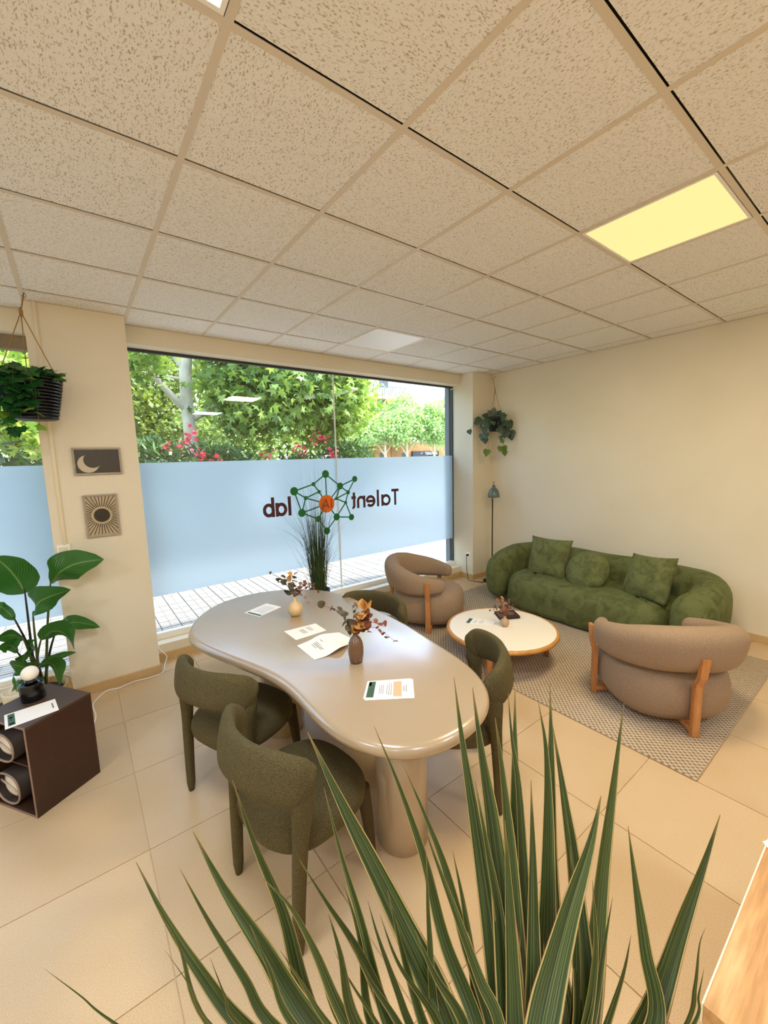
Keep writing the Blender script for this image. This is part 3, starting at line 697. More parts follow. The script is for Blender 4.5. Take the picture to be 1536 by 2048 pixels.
art(pf, [list(map(tuple, np.concatenate([arc(.092, 1.795, .066, .066, 125, 330, 24), arc(.122, 1.822, .058, .058, 318, 140, 24)])))], pm('moon_paint', 'c9bda8', .4), .0008)
ps = pframe('sun_picture', 'framed line print of a rayed sun on the pillar, below the moon picture', .030, .250, 1.235, 1.560, .012, LTP)
cx, cz = .140, 1.400; rays = []
for k in range(40):
    a = 2*PI*(k+.5)/40; ca, sa = math.cos(a), math.sin(a); L = min(.094/max(1e-6, abs(ca)), .147/max(1e-6, abs(sa))) ; w0, w1 = .0028, .0022
    p0, p1 = (cx+.068*ca, cz+.068*sa), (cx+L*ca, cz+L*sa); n = (-sa, ca)
    rays.append([(p0[0]+n[0]*w0, p0[1]+n[1]*w0), (p0[0]-n[0]*w0, p0[1]-n[1]*w0), (p1[0]-n[0]*w1, p1[1]-n[1]*w1), (p1[0]+n[0]*w1, p1[1]+n[1]*w1)])
art(ps, [r_[::-1] for r_ in rays], DKP, .0006, 'sun_rays'); art(ps, [[(cx+.052*math.cos(t), cz+.052*math.sin(t)) for t in np.linspace(0, -2*PI, 36, endpoint=False)][::-1]], DKP, .0008, 'sun_disc')
for o in ps.children: pass
sw = thing('light_switch', 'cream light switch at the foot of the pillar trunking', 'switch', (-.118, YP-.001, 1.13))
part('plate', box(-.158, -.078, YP-.012, YP-.001, 1.120, 1.205, .003), WHITE, sw); part('rocker', box(-.145, -.092, YP-.017, YP-.011, 1.135, 1.190, .003), pm('switch_cream', 'e6dcc8', .4), sw)
tag(part('power_cord', tube([(PXR+.015, 4.028, .20), (PXR+.035, 4.02, .12), (PXR+.08, 4.01, .05), (PXR+.05, 3.95, .006), (PXR+.01, 3.80, .006), (.33, 3.775, .006), (.22, 3.79, .006), (.12, 3.755, .006), (.04, 3.77, .006), (-.02, 3.70, .006), (-.06, 3.60, .006), (-.05, 3.4, .006), (-.1, 3.2, .006)], .0045, 6, 90), WHITE), 'white power cord trailing along the pillar base', 'cord')

# ------------------------------------------------------------------ papers
PAPER = pm('paper', 'fbf8f2', .6); INK = pm('ink', '7a7670', .6); DGREEN = pm('print_green', '3f5c44', .6); TAN = pm('print_tan', 'd9b894', .6)
def sheet(label, corners, z, group, marks=(), name='leaflet', th=.0008):
    """corners: pixel positions of the sheet on its support (order: a->b long side ... )"""
    C = [PZ(x, y, z) for x, y in corners]; a, b, c, d = C
    r = thing(name, label, 'paper', tuple((a+b+c+d)/4-np.array([0, 0, 0])), group=group)
    V = [p+np.array([0, 0, .0004]) for p in C]+[p+np.array([0, 0, .0004+th]) for p in C]
    part('page', (V, grid_faces(2, 4)), PAPER, r, smooth=False)
    def uvp(u, v, h): return a*(1-u)*(1-v)+b*u*(1-v)+c*u*v+d*(1-u)*v+np.array([0, 0, .0004+th+h])
    by = {}
    for (u0, u1, v0, v1, m) in marks: by.setdefault(m.name, []).append((u0, u1, v0, v1, m))
    for k, L in by.items():
        part('print', join(*[quad(uvp(u0, v0, .0003), uvp(u1, v0, .0003), uvp(u1, v1, .0003), uvp(u0, v1, .0003)) for u0, u1, v0, v1, m in L]), L[0][4], r, smooth=False)
    return r, uvp
def lines(u, v0, v1, n, du=.05, w=.011, m=INK, jit=.3, seed=0):
    rr = random.Random(seed); return [(u+i*du, u+i*du+w, v0+rr.random()*jit*(v1-v0)*.4, v1-rr.random()*jit*(v1-v0), m) for i in range(n)]
TS = TZ+.0002; PG = 'leaflets on the meeting table'
# u runs along the page's height (green header at u=0)
sheet('leaflet with a green foot at the far left of the meeting table', [(488,1226),(519,1234),(563,1214),(533,1207)][0:4], TS, PG, [(.12, .95, .05, .14, DGREEN)]+[(.2, .85, .3+.08*i, .315+.08*i, INK) for i in range(7)])
sheet('white leaflet behind the folded page in the middle of the meeting table', [(568,1263),(592,1280.5),(653,1261),(631,1247)], TS, PG, [(.25, .7, .38+.05*i, .40+.05*i, INK) for i in range(3)]+[(.15, .6, .62+.045*i, .635+.045*i, INK) for i in range(3)])
# folded page lying open
fa = [PZ(594,1291.5,TS), PZ(629,1320,TS)]; mid = [PZ(640,1270,TS+.012), PZ(679,1296,TS+.030)]; fb = [PZ(678,1265,TS), PZ(711,1281,TS)]
r = thing('folded_leaflet', 'open folded white leaflet arched beside the brown vase', 'paper', tuple((fa[0]+fb[1])/2*np.array([1, 1, 0])+np.array([0, 0, TS])), group=PG)
L0, L1 = cr([fa[0], (fa[0]+mid[0])/2+np.array([0, 0, -.004]), mid[0], (mid[0]+fb[0])/2+np.array([0, 0, .002]), fb[0]], 21), cr([fa[1], (fa[1]+mid[1])/2+np.array([0, 0, -.010]), mid[1], (mid[1]+fb[1])/2+np.array([0, 0, -.004]), fb[1]], 21)
V = np.concatenate([np.stack([L0, L1], 1).reshape(-1, 3)+np.array([0, 0, .0012])]); F = [(2*i, 2*i+1, 2*i+3, 2*i+2) for i in range(20)]
V2 = np.concatenate([V, V-np.array([0, 0, .0008])]); F2 = F+[tuple(42+i for i in f[::-1]) for f in F]
part('page', (V2, F2), PAPER, r)
def fpt(t, s, h=.0008):
    i = t*20; k = min(int(i), 19); g = i-k; p = (L0[k]*(1-g)+L0[k+1]*g)*(1-s)+(L1[k]*(1-g)+L1[k+1]*g)*s; return p+np.array([0, 0, .0012+h])
part('print', join(*[quad(fpt(t, .22), fpt(t+.012, .22), fpt(t+.012, e), fpt(t, e)) for t, e in ((.22, .5), (.26, .66), (.29, .7), (.32, .62), (.40, .38))]), INK, r, smooth=False)
pm4 = [(.05, .20, .06, .94, DGREEN), (.06, .11, .70, .92, PAPER)]+lines(.30, .2, .8, 3, .04)+lines(.46, .12, .9, 3, .045)+[(.60, .78, .1, .88, TAN)]+lines(.82, .3, .7, 2, .05, .014)
sheet('leaflet beneath the printed card at the near end of the meeting table', [(740,1368),(731,1400),(829,1396),(826,1358)][0:4] and [(729,1401),(829,1396.5),(826,1358.5),(737,1366)], TS, PG, [])
rr_, uvp = sheet('printed card with green and tan panels at the near end of the meeting table', [(726,1398),(826,1397),(822,1357),(735,1363)], TS+.001, PG, pm4)
sheet('leaflet with a green corner on the coffee table', [(929.5,1247),(983,1251),(992,1243),(938.5,1235.5)], CT+.0004, 'leaflets on the low tables', [(.02, .16, .1, .92, DGREEN)]+lines(.26, .1, .9, 3, .05)+lines(.46, .15, .95, 4, .045), 'leaflet')
# counter
CK = 1.0; cxl, cyf = .625, .122
ck = thing('oak_counter', 'pale oak counter top with light edge at the bottom right corner', 'counter', (1.3, -.3, 0))
OAKC = m_wood('counter_oak', 'a97444', 'cc9c66', 'e2bb88', 'X', 1.3)
part('worktop', box(cxl, 2.0, -.62, cyf, CK-.03, CK, .0012), OAKC, ck, smooth=False)
part('edge_band', box(cxl, 2.0, cyf-.0002, cyf+.0020, CK-.03, CK+.0003), pm('edge_pale', 'f3e6c4', .4), ck, smooth=False, label='pale edge band')
part('body', box(cxl, 1.98, -.6, cyf-.002, 0, CK-.03), OAKC, ck, smooth=False)
C = [PZ(x, y, CK+.0008) for x, y in ((1525, 1684), (1542, 1704), (1640, 1680), (1620, 1655))]
r = thing('white_card', 'white card whose corner overhangs the oak counter', 'paper', tuple((C[0]+C[2])/2), group='loose cards')
part('page', (C+[c+np.array([0, 0, .0012]) for c in C], grid_faces(2, 4)), PAPER, r, smooth=False)

# ------------------------------------------------------------------ vases with dried stems
def stemset(name, label, base, ztop, stems, seed):
    """stems: (dx along picture right, dz up, dd depth, leaf kind list)"""
    rr = random.Random(seed); r = thing(name, label, 'dried flowers', (base[0], base[1], ztop-.07), group='dried bouquets in small vases')
    for dx, dz, dd, kind, nl, ls in stems:
        b = np.array([base[0], base[1], ztop-.068]); n0 = np.array([base[0], base[1], ztop+.002])+RIGHT*dx*.03
        tip = np.array([base[0], base[1], ztop])+RIGHT*dx+FWD*dd+np.array([0, 0, dz])
        midp = n0*.5+tip*.5+np.array([0, 0, .25*abs(dx)])
        P = cr([b, n0, midp, tip], 26); vf = [tube(P, [.0014, .0009], 5)]; lv = []
        for k in range(nl):
            i = int(9+(16)*(k+1)/nl); i = min(i, 25); p = P[i]; a = rr.random()*2*PI
            d = np.array([math.cos(a), math.sin(a), rr.uniform(-.5, .8)]); d /= np.linalg.norm(d); s = ls*1.2*rr.uniform(.75, 1.2)
            M = orient(d, (rr.uniform(-1, 1), rr.uniform(-1, 1), rr.uniform(.1, 1)), p)
            m = 9; oc = [(0, 0, 0)]
            pts2 = [(s*.48*math.sin(2*PI*q/m)*(1 if kind != 'berry' else .8), s*.55-s*.55*math.cos(2*PI*q/m), s*.10*math.cos(4*PI*q/m)) for q in range(m)]
            vv = [(0, s*.55, -.06*s)]+pts2; lv.append((np.array([np.array(M @ Vector(v)) for v in vv]), [(0, 1+q, 1+(q+1) % m) for q in range(m)]))
        part('sprig', join(*vf, *lv), {'euc': pm('dried_eucalyptus', '5a5240', .6, .25, 40), 'red': pm('dried_rust_leaf', '7e4430', .6, .35, 40), 'tan': pm('dried_tan_flower', 'cf9a52', .6, .2, 40), 'pink': pm('dried_pink_berry', '9a6a55', .6, .25, 40)}[kind], r)
def vase(label, base, prof, mat):
    r = thing('vase', label, 'vase', base, group='small bud vases'); part('body', lathe(prof, 32, base), mat, r); return r
v1 = (1.094, 2.472, TZ)
vase('round cream bud vase with narrow neck on the far part of the meeting table', v1, [(.016, 0), (.030, .004), (.046, .028), (.050, .050), (.044, .074), (.026, .093), (.013, .103), (.0125, .128), (.014, .134), (.010, .134), (.009, .10), (.003, .095)], pm('cream_ceramic', 'd9bd8e', .45, .05, 30))
stemset('dried_bouquet', 'dried eucalyptus and rust sprays in the round cream vase', v1, TZ+.134, [(-.07, .13, 0, 'euc', 6, .036), (-.11, .12, .02, 'euc', 4, .030), (-.16, .16, 0, 'euc', 2, .022), (-.02, .16, .03, 'tan', 4, .040), (.03, .17, -.02, 'euc', 5, .030), (.07, .10, 0, 'pink', 12, .018), (.12, .07, .02, 'pink', 12, .018), (.17, .03, 0, 'red', 10, .018), (.14, .09, -.03, 'red', 9, .016), (-.03, .06, -.03, 'euc', 5, .040), (.10, -.03, -.03, 'pink', 8, .016)], 3)
v2 = (1.058, 1.676, TZ)
vase('tall brown bud vase in the middle of the meeting table', v2, [(.022, 0), (.032, .004), (.039, .045), (.040, .075), (.036, .105), (.026, .128), (.014, .142), (.012, .150), (.014, .155), (.010, .155), (.008, .12), (.003, .115)], pm('brown_ceramic', '6f5038', .3, .08, 30, coat=.4))
stemset('dried_bouquet', 'rust and amber dried bouquet in the tall brown vase', v2, TZ+.155, [(-.10, .13, 0, 'euc', 6, .036), (-.15, .14, .02, 'euc', 4, .038), (-.05, .07, -.03, 'euc', 4, .036), (.02, .12, 0, 'tan', 5, .042), (.09, .16, .02, 'tan', 4, .048), (.06, .11, -.02, 'red', 14, .030), (.09, .09, .02, 'red', 14, .028), (.05, .05, -.03, 'red', 12, .028), (.03, .09, .03, 'tan', 8, .034), (.15, .03, 0, 'red', 9, .024), (.20, -.04, -.02, 'red', 8, .026), (.08, .02, -.04, 'red', 8, .030), (-.01, .13, .03, 'euc', 4, .026)], 9)
v3 = (2.865, 2.095, CT)
vase('small sandy bud vase on the coffee table', v3, [(.014, 0), (.024, .004), (.036, .022), (.039, .040), (.033, .058), (.018, .070), (.011, .077), (.011, .092), (.013, .096), (.009, .096), (.007, .075), (.003, .07)], pm('sand_ceramic', 'b79c7c', .5, .05, 30))
stemset('dried_bouquet', 'small pinkish dried bouquet in the vase on the coffee table', v3, CT+.096, [(-.05, .14, 0, 'pink', 10, .024), (-.02, .15, .02, 'tan', 5, .032), (.02, .11, -.02, 'pink', 12, .022), (.05, .13, .02, 'red', 10, .018), (.09, .10, 0, 'red', 7, .016), (-.09, .09, 0, 'euc', 5, .022), (-.04, .06, -.02, 'pink', 10, .024), (.03, .05, 0, 'pink', 8, .022), (.06, .18, 0, 'red', 6, .014), (-.12, .05, 0, 'euc', 4, .020)], 5)
# book/tray on the coffee table
B = [PZ(x, y, CT+.018) for x, y in ((988,1222.5),(1000,1236.5),(1041,1233),(1027,1219.5))]
bk = thing('dark_book', 'dark brown hardback book lying on the coffee table behind the vase', 'book', tuple((B[0]+B[2])/2*np.array([1, 1, 0])+np.array([0, 0, CT])))
dn = np.array([0, 0, 1.0])
def prism(C, z0, z1, ins=0):
    ce = sum(C)/4; Q = [c+(ce-c)*ins for c in C]; return [np.array([p[0], p[1], z]) for z in (z0, z1) for p in Q], grid_faces(2, 4)
BKM = pm('book_cover', '2c1712', .45)
part('cover', join(prism(B, CT+.0005, CT+.003), prism(B, CT+.0165, CT+.019)), BKM, bk, smooth=False); part('pages', prism(B, CT+.003, CT+.0165, .04), pm('book_pages', '3a2a20', .8), bk, smooth=False)
bu = lambda u, v: np.append((B[0]*(1-u)*(1-v)+B[1]*u*(1-v)+B[2]*u*v+B[3]*(1-u)*v)[:2], CT+.0193)
part('print', join(quad(bu(.1, .08), bu(.9, .08), bu(.9, .14), bu(.1, .14)), quad(bu(.1, .2), bu(.9, .2), bu(.9, .24), bu(.1, .24))), pm('book_print', '8a5a44', .5), bk, smooth=False)
cen = [bu(.45+.28*math.cos(t), .66+.2*math.sin(t)) for t in np.linspace(0, 2*PI, 20, endpoint=False)]
part('cover_motif', (cen, [tuple(range(20))]), pm('book_motif', '6f4a38', .5), bk, smooth=False)

# ------------------------------------------------------------------ cube shelf, table lamp, card
A = np.array([-.322, 2.575, 0]); e1 = np.array([.828, .560, 0]); e2 = np.array([-e1[1], e1[0], 0]); LW, LD, LH = .328, .352, .497
ang = math.atan2(e1[1], e1[0])
cube = thing('cube_shelf', 'dark brown open cube shelf on the floor at the left edge', 'shelf', tuple(A), ang)
BRN = pm('brown_laminate', '3d2519', .5, .06, 25, .05, 200, .001); EDG = pm('brown_edge', '8a7265', .5)
th = .012
part('top', box(.002, LW, 0, LD, LH-th, LH), pm('brown_laminate_top', '4e3a2e', .42), cube, world=False, smooth=False)
part('bottom', box(.002, LW, 0, LD, 0, th), BRN, cube, world=False, smooth=False)
part('side_panel', box(.002, LW, 0, th, th, LH-th), BRN, cube, world=False, smooth=False); part('side_panel', box(.002, LW, LD-th, LD, th, LH-th), BRN, cube, world=False, smooth=False)
part('back_panel', box(LW-th, LW-.0005, th, LD-th, th, LH-th), BRN, cube, world=False, smooth=False); part('shelf_board', box(.03, LW-th, th, LD-th, .247, .255), BRN, cube, world=False, smooth=False)
part('edge_band', join(box(0, .002, 0, LD, LH-th, LH), box(0, .002, 0, LD, 0, th), box(0, .002, 0, th, th, LH-th), box(0, .002, LD-th, LD, th, LH-th)), EDG, cube, world=False, smooth=False, label='paler edge band')
for zc, lab in ((.345, 'dark brown sleeve with white lining on the upper shelf of the cube'), (.115, 'dark brown sleeve with white lining on the lower shelf of the cube')):
    z0 = .255 if zc > .2 else .0125
    yc, a, b = .236, .096, .078 if zc > .2 else .086
    zc = z0+b+.001
    o1 = superell(a, b, 2.4, 40); M = A+e1*0
    r = thing('storage_sleeve', lab, 'sleeve', tuple(A+e2*yc+e1*.16+np.array([0, 0, z0])), group='brown sleeves in the cube shelf')
    def ringv(o, d): return [A+e1*d+e2*(yc+p[0])+np.array([0, 0, zc+p[1]]) for p in o]
    rings = [ringv(o1, .29), ringv(o1, .015), ringv(o1*.93, .015), ringv(o1*.93, .05)]
    part('sleeve', (np.array(rings).reshape(-1, 3), grid_faces(4, 40, True, True)), pm('sleeve_brown', '24140d', .6), r)
    part('rim', tube(ringv(o1*.965, .0135)+ringv(o1*.965, .0135)[:1], .0055, 6), pm('rim_tan', '9a8678', .6), r)
    o2 = o1*.93
    part('lining', (np.array([ringv(o2*.995, .045), ringv(o2*.5, .030)]).reshape(-1, 3), grid_faces(2, 40, True, True)), pm('lining_white', 'e9e2da', .7, .06, 20), r)
    part('flap', (np.array([A+e1*.022+e2*(yc+u)+np.array([0, 0, zc+v]) for u, v in ((.07, .03), (-.06, -.02), (-.06, -.026), (.07, .022))]+[A+e1*.03+e2*(yc+u)+np.array([0, 0, zc+v]) for u, v in ((.07, .03), (-.06, -.02), (-.06, -.026), (.07, .022))]), grid_faces(2, 4)), pm('lining_fold', 'cfc4b8', .7), r)
lp = PZ(67, 1397, LH); tl = thing('table_lamp', 'black cylinder table lamp with white globe bulb on the cube shelf', 'lamp', (lp[0], lp[1], LH))
part('base', lathe([(.052, 0), (.055, .003), (.055, .092), (.053, .095), (.03, .095), (.026, .088)], 40, (lp[0], lp[1], LH)), BLACK, tl)
part('socket', lathe([(.026, .09), (.028, .108), (.022, .116)], 24, (lp[0], lp[1], LH)), BLACK, tl)
th_ = np.linspace(-PI/2+.4, PI/2-.02, 14)
part('globe_bulb', lathe([(.040*math.cos(a), .150+.040*math.sin(a)) for a in th_], 28, (lp[0], lp[1], LH)), pm('opal_glass', 'f6f2ea', .25), tl)
sheet('white leaflet with a green block, overhanging the cube shelf edge', [(10,1460),(8,1431),(110,1398),(118,1420)], LH+.0003, 'leaflets on the low tables', [(.12, .92, .06, .19, DGREEN), (.62, .7, .09, .15, PAPER), (.45, .65, .115, .125, PAPER), (.2, .28, .08, .17, PAPER), (.3, .72, .90, .93, INK)])

# ------------------------------------------------------------------ traced leaves
def ribbon(P, W, side_hint, fold=.25, n=5, up=None):
    """leaf blade along P with full widths W; V-folded; returns verts, faces, uv"""
    m = len(P); T = np.gradient(P, axis=0); T /= np.linalg.norm(T, axis=1)[:, None]+1e-9; V, UV = [], []
    for i in range(m):
        s = np.asarray(side_hint[i] if np.ndim(side_hint) > 1 else side_hint, float); s = s-T[i]*s.dot(T[i]); s /= np.linalg.norm(s)+1e-9; nn = np.cross(s, T[i])
        for j in range(n):
            u = -1+2*j/(n-1); V.append(P[i]+s*W[i]/2*u+nn*abs(u)*W[i]/2*fold); UV.append((.5+u/2, i/(m-1)))
    return np.array(V), grid_faces(m, n, False, False), np.array(UV)
dr = thing('dracaena_plant', 'tall dracaena with striped sword leaves in the near foreground', 'plant', (.335, .185, 0))
DL = [([(88,1937),(160,1990),(240,2052)],15,.60),([(272,1724),(330,1832),(400,1940),(488,2052)],40,.62),([(315,1815),(360,1892),(425,2052)],34,.58),([(360,1738),(420,1845),(490,1955),(548,2052)],30,.60),
 ([(386,1663),(450,1780),(530,1900),(625,2052)],52,.62),([(465,1560),(512,1690),(572,1830),(640,2052)],50,.66),([(525,1755),(580,1812),(630,1900),(700,2052)],30,.56),([(615,1464),(690,1620),(790,1820),(897,2052)],56,.68),
 ([(598,1718),(652,1800),(722,1905),(790,2052)],38,.60),([(648,1575),(680,1700),(722,1840),(780,2052)],24,.62),([(657,1827),(680,1905),(715,2052)],34,.54),([(748,1452),(800,1575),(850,1720),(890,1880),(955,2052)],28,.70),
 ([(805,1527),(850,1630),(892,1740),(930,1880),(985,2052)],26,.68),([(845,1643),(872,1720),(920,1850),(960,1960),(998,2052)],24,.62),([(908,1355),(926,1490),(950,1640),(985,1880),(1003,2052)],40,.74),([(945,1375),(962,1500),(985,1650),(1008,1850),(1022,2052)],52,.72),
 ([(990,1435),(1006,1560),(1022,1750),(1036,2052)],46,.70),([(1030,1378),(1030,1520),(1034,1700),(1046,2052)],44,.74),([(1016,1385),(1024,1480),(1040,1620),(1056,2052)],30,.72),([(1077,1405),(1092,1510),(1094,1700),(1084,2052)],48,.72),
 ([(1100,1368),(1102,1500),(1100,1700),(1108,1900),(1128,2052)],40,.74),([(1105,1450),(1128,1600),(1150,1780),(1164,2052)],46,.70),([(1248,1405),(1226,1560),(1200,1750),(1168,2052)],50,.72),([(1202,1592),(1180,1690),(1132,1850),(1085,2052)],58,.64),
 ([(1225,1795),(1210,1880),(1180,2052)],22,.60),([(1262,1870),(1245,1945),(1208,2052)],36,.58),([(1256,1652),(1270,1760),(1290,1900),(1308,2052)],36,.64),([(1440,1630),(1405,1730),(1360,1850),(1290,2052)],56,.66),
 ([(1411,1855),(1398,1890),(1388,1970),(1366,2052)],30,.56),([(1408,1938),(1397,1990),(1384,2052)],18,.54),([(735,1800),(757,1875),(795,1980),(822,2052)],22,.58),([(700,1880),(740,1960),(800,2052)],20,.56),([(775,1780),(805,1900),(850,2052)],26,.60),
 ([(420,1915),(450,1990),(482,2052)],16,.56),([(852,1700),(858,1860),(874,2052)],22,.62),([(668,1900),(700,1960),(760,2052)],22,.54),([(1140,1690),(1150,1850),(1146,2052)],26,.64),([(560,1900),(600,1960),(660,2052)],20,.54),([(330,1900),(380,1970),(430,2052)],22,.56),([(600,1840),(640,1930),(690,2052)],26,.57),([(685,1760),(720,1880),(745,2052)],24,.60),([(760,1830),(800,1930),(880,2052)],26,.58),([(830,1860),(870,1950),(930,2052)],30,.57),
 ([(905,1700),(930,1830),(960,2052)],30,.64),([(1062,1560),(1066,1750),(1066,2052)],34,.66),([(1185,1760),(1190,1900),(1170,2052)],26,.60),([(500,1850),(540,1940),(590,2052)],24,.58),([(1010,1640),(1020,1820),(1030,2052)],36,.64),([(950,1560),(975,1700),(1000,1850),(1014,2052)],30,.68)]
for k, (tr_, w, dt) in enumerate(DL):
    x3, y3 = tr_[-1]; cxp, cyp = 1040+(x3-1040)*.12, 2460+rng.uniform(-30, 60)
    px_ = tr_+[((x3*.55+cxp*.45), y3*.55+cyp*.45), (cxp, cyp)]; Q = cr(np.array([(p[0], p[1], 0) for p in px_]), 34)[:, :2]
    s = np.concatenate([[0], np.cumsum(np.linalg.norm(np.diff(Q, axis=0), axis=1))]); s /= s[-1]
    D = dt*(1-s)+.45*s+.03*np.sin(s*PI); P = np.array([PD(q[0], q[1], d) for q, d in zip(Q, D)])
    dm = dt*.6+.45*.4; w3 = w/F_PX*dm*1.08
    Wd = w3*np.clip(np.interp(s, [0, .04, .22, .5, .75, .92, 1], [.03, .12, .55, 1.0, 1.0, .75, .6]), .02, 1)
    hint = RIGHT*math.cos(k*1.3*.4)+FWD*.35*math.sin(k*2.1); hint = RIGHT+FWD*.35*math.sin(k*2.1)+np.array([0, 0, .2*math.sin(k*1.7)])
    V, F, UV = ribbon(P[::-1], Wd[::-1], hint, .38); part('leaf', (V, F), BLADE, dr, uv=UV)
cr0 = PD(1040, 2480, .45)
dr.location = (cr0[0], cr0[1], 0)
for o in dr.children: o.location = -Vector((cr0[0]-.335, cr0[1]-.185, 0))
part('trunk', tube([(cr0[0], cr0[1], .30), (cr0[0]+.01, cr0[1], .6), (cr0[0], cr0[1], cr0[2]+.06)], [.03, .026, .03], 12, 14), pm('bark', '8a7458', .9, .2, 30, .5, 80), dr)
part('pot', lathe([(.11, 0), (.12, .01), (.145, .30), (.15, .31), (.135, .31), (.13, .28), (.02, .275)], 36, (cr0[0], cr0[1], 0)), pm('white_pot', 'e8e2d8', .5), dr)

# strelitzia by the left window
bx, by = -.345, 3.70
stz = thing('strelitzia_plant', 'strelitzia with big glossy paddle leaves in a woven basket by the pillar', 'plant', (bx, by, 0))
SL = [([(101,1166),(122,1142),(155,1126),(208,1119)],44,3.62,(.3,0,1)),([(50,1187),(36,1160),(14,1134),(-14,1112)],46,3.75,(1,0,.6)),([(66,1231),(76,1204),(104,1192),(141,1179)],36,3.55,(.2,-.2,1)),([(116,1253),(140,1245),(165,1246),(201,1254)],20,3.70,(0,.4,1)),
 ([(82,1280),(104,1263),(130,1268),(149,1301)],30,3.55,(-.2,-.5,1)),([(30,1240),(16,1224),(2,1214),(-14,1208)],16,3.7,(0,.3,1)),([(47,1278),(28,1270),(10,1271),(-8,1277)],20,3.65,(0,-.3,1)),([(36,1306),(24,1292),(10,1291),(-6,1296)],20,3.6,(0,-.3,1)),
 ([(60,1311),(50,1313),(42,1318),(31,1322)],18,3.55,(0,-.5,1)),([(59,1338),(46,1334),(34,1331),(19,1325)],26,3.5,(.2,-.6,1)),([(80,1334),(102,1322),(125,1312),(154,1304)],14,3.6,(0,-.2,1)),([(78,1336),(98,1326),(112,1338),(119,1370)],32,3.48,(.4,-.8,.5)),([(72,1300),(66,1290),(60,1285),(55,1280)],10,3.6,(0,0,1))]
for k, (tr_, w, Y0, hv) in enumerate(SL):
    P = cr(np.array([PY(x, y, Y0+.04*math.sin(i*1.3+k)) for i, (x, y) in enumerate(tr_)]), 20); s = np.linspace(0, 1, 20)
    w3 = w*1.32/F_PX*np.linalg.norm(P[8]-CAM)*.87; Wd = w3*np.interp(s, [0, .08, .25, .45, .7, .9, 1], [.12, .62, .95, 1, .82, .38, .02])
    V, F, UV = ribbon(P, Wd, np.array(hv, float)+RIGHT*.15, .18, 7); part('leaf', lumpy((V, F), .006, 9, k), BIGLEAF, stz, uv=UV)
    if k < 12:
        b0 = np.array([bx+.03*math.cos(k*2.4), by+.03*math.sin(k*2.4), .20]); md = (b0+P[0])/2+np.array([0, 0, .05])
        part('stem', tube([b0, md, P[0], P[2]], [.010, .008, .005, .003], 7, 16), pm('dark_stem', '22281a' if k % 3 else '5c6a30', .4) if False else pm('dark_stem%d' % (k % 2), '262a1c' if k % 4 else '4f5c2a', .4), stz)
WICK = pm('seagrass_weave', 'b5935f', .85, .25, 30, .8, 60, .01)
wv = [(.15, 0)]+[(.168+.007*math.sin(i*PI*.9)+.012*math.sin(i/14*PI), .005+.205*i/14) for i in range(15)]+[(.150, .21), (.145, .17), (.01, .165)]
part('basket', lathe(wv, 40, (bx, by, 0)), WICK, stz, label='woven seagrass basket planter')
part('soil', lathe([(.14, .168), (.13, .18), (.01, .19)], 24, (bx, by, 0)), pm('soil', '2a2018', .95, .3, 40), stz)
# white pot plant and leaning board behind the cube
wp = PZ(33, 1392, .40); wp = PY(33, 1380, 3.22)
pp = thing('potted_plant', 'small dark leafed plant in a ribbed white pot behind the cube shelf', 'plant', (wp[0], wp[1], 0))
part('pot', lathe([(.055, 0), (.06, .01), (.068, wp[2]-.02), (.072, wp[2]), (.062, wp[2]), (.058, wp[2]-.03), (.01, wp[2]-.03)], 28, (wp[0], wp[1], 0)), pm('chalk_pot', 'e4dcc6', .6), pp)
for k, (tr_, w) in enumerate([([(40,1384),(44,1362),(36,1364),(23,1384)],16), ([(38,1384),(48,1372),(54,1376),(58,1388)],14), ([(34,1384),(30,1368),(29,1362),(27,1352)],8), ([(36,1384),(40,1374),(48,1366),(52,1360)],12)]):
    P = cr(np.array([PY(x, y, 3.2-.02*k) for x, y in tr_]), 14); Wd = w/F_PX*2.7*np.interp(np.linspace(0, 1, 14), [0, .2, .55, .85, 1], [.1, .5, 1, .6, .03])
    V, F, UV = ribbon(P, Wd, RIGHT+np.array([0, 0, .4]), .2, 5); part('leaf', (V, F), BIGLEAF, pp, uv=UV)
bp = PY(2, 1400, 3.15)
lb = thing('wooden_board', 'dark weathered wooden board leaning by the left window', 'board', (-.60, 3.36, 0))
Mb = Matrix.Translation((-.66, 3.40, 0)) @ Matrix.Rotation(math.radians(20), 4, 'Z') @ Matrix.Rotation(math.radians(-14), 4, 'X')
part('panel', xf(box(-.12, .12, 0, .02, 0.006, .40, .003), M=Mb), m_wood('weathered_wood', '4a3826', '6b5438', '8a6f4c', 'X'), lb, smooth=False)
part('batten', xf(box(-.12, .12, -.012, 0, .34, .40, .002), M=Mb), m_wood('weathered_wood_2', '4a3826', '6b5438', '8a6f4c', 'X'), lb, smooth=False)

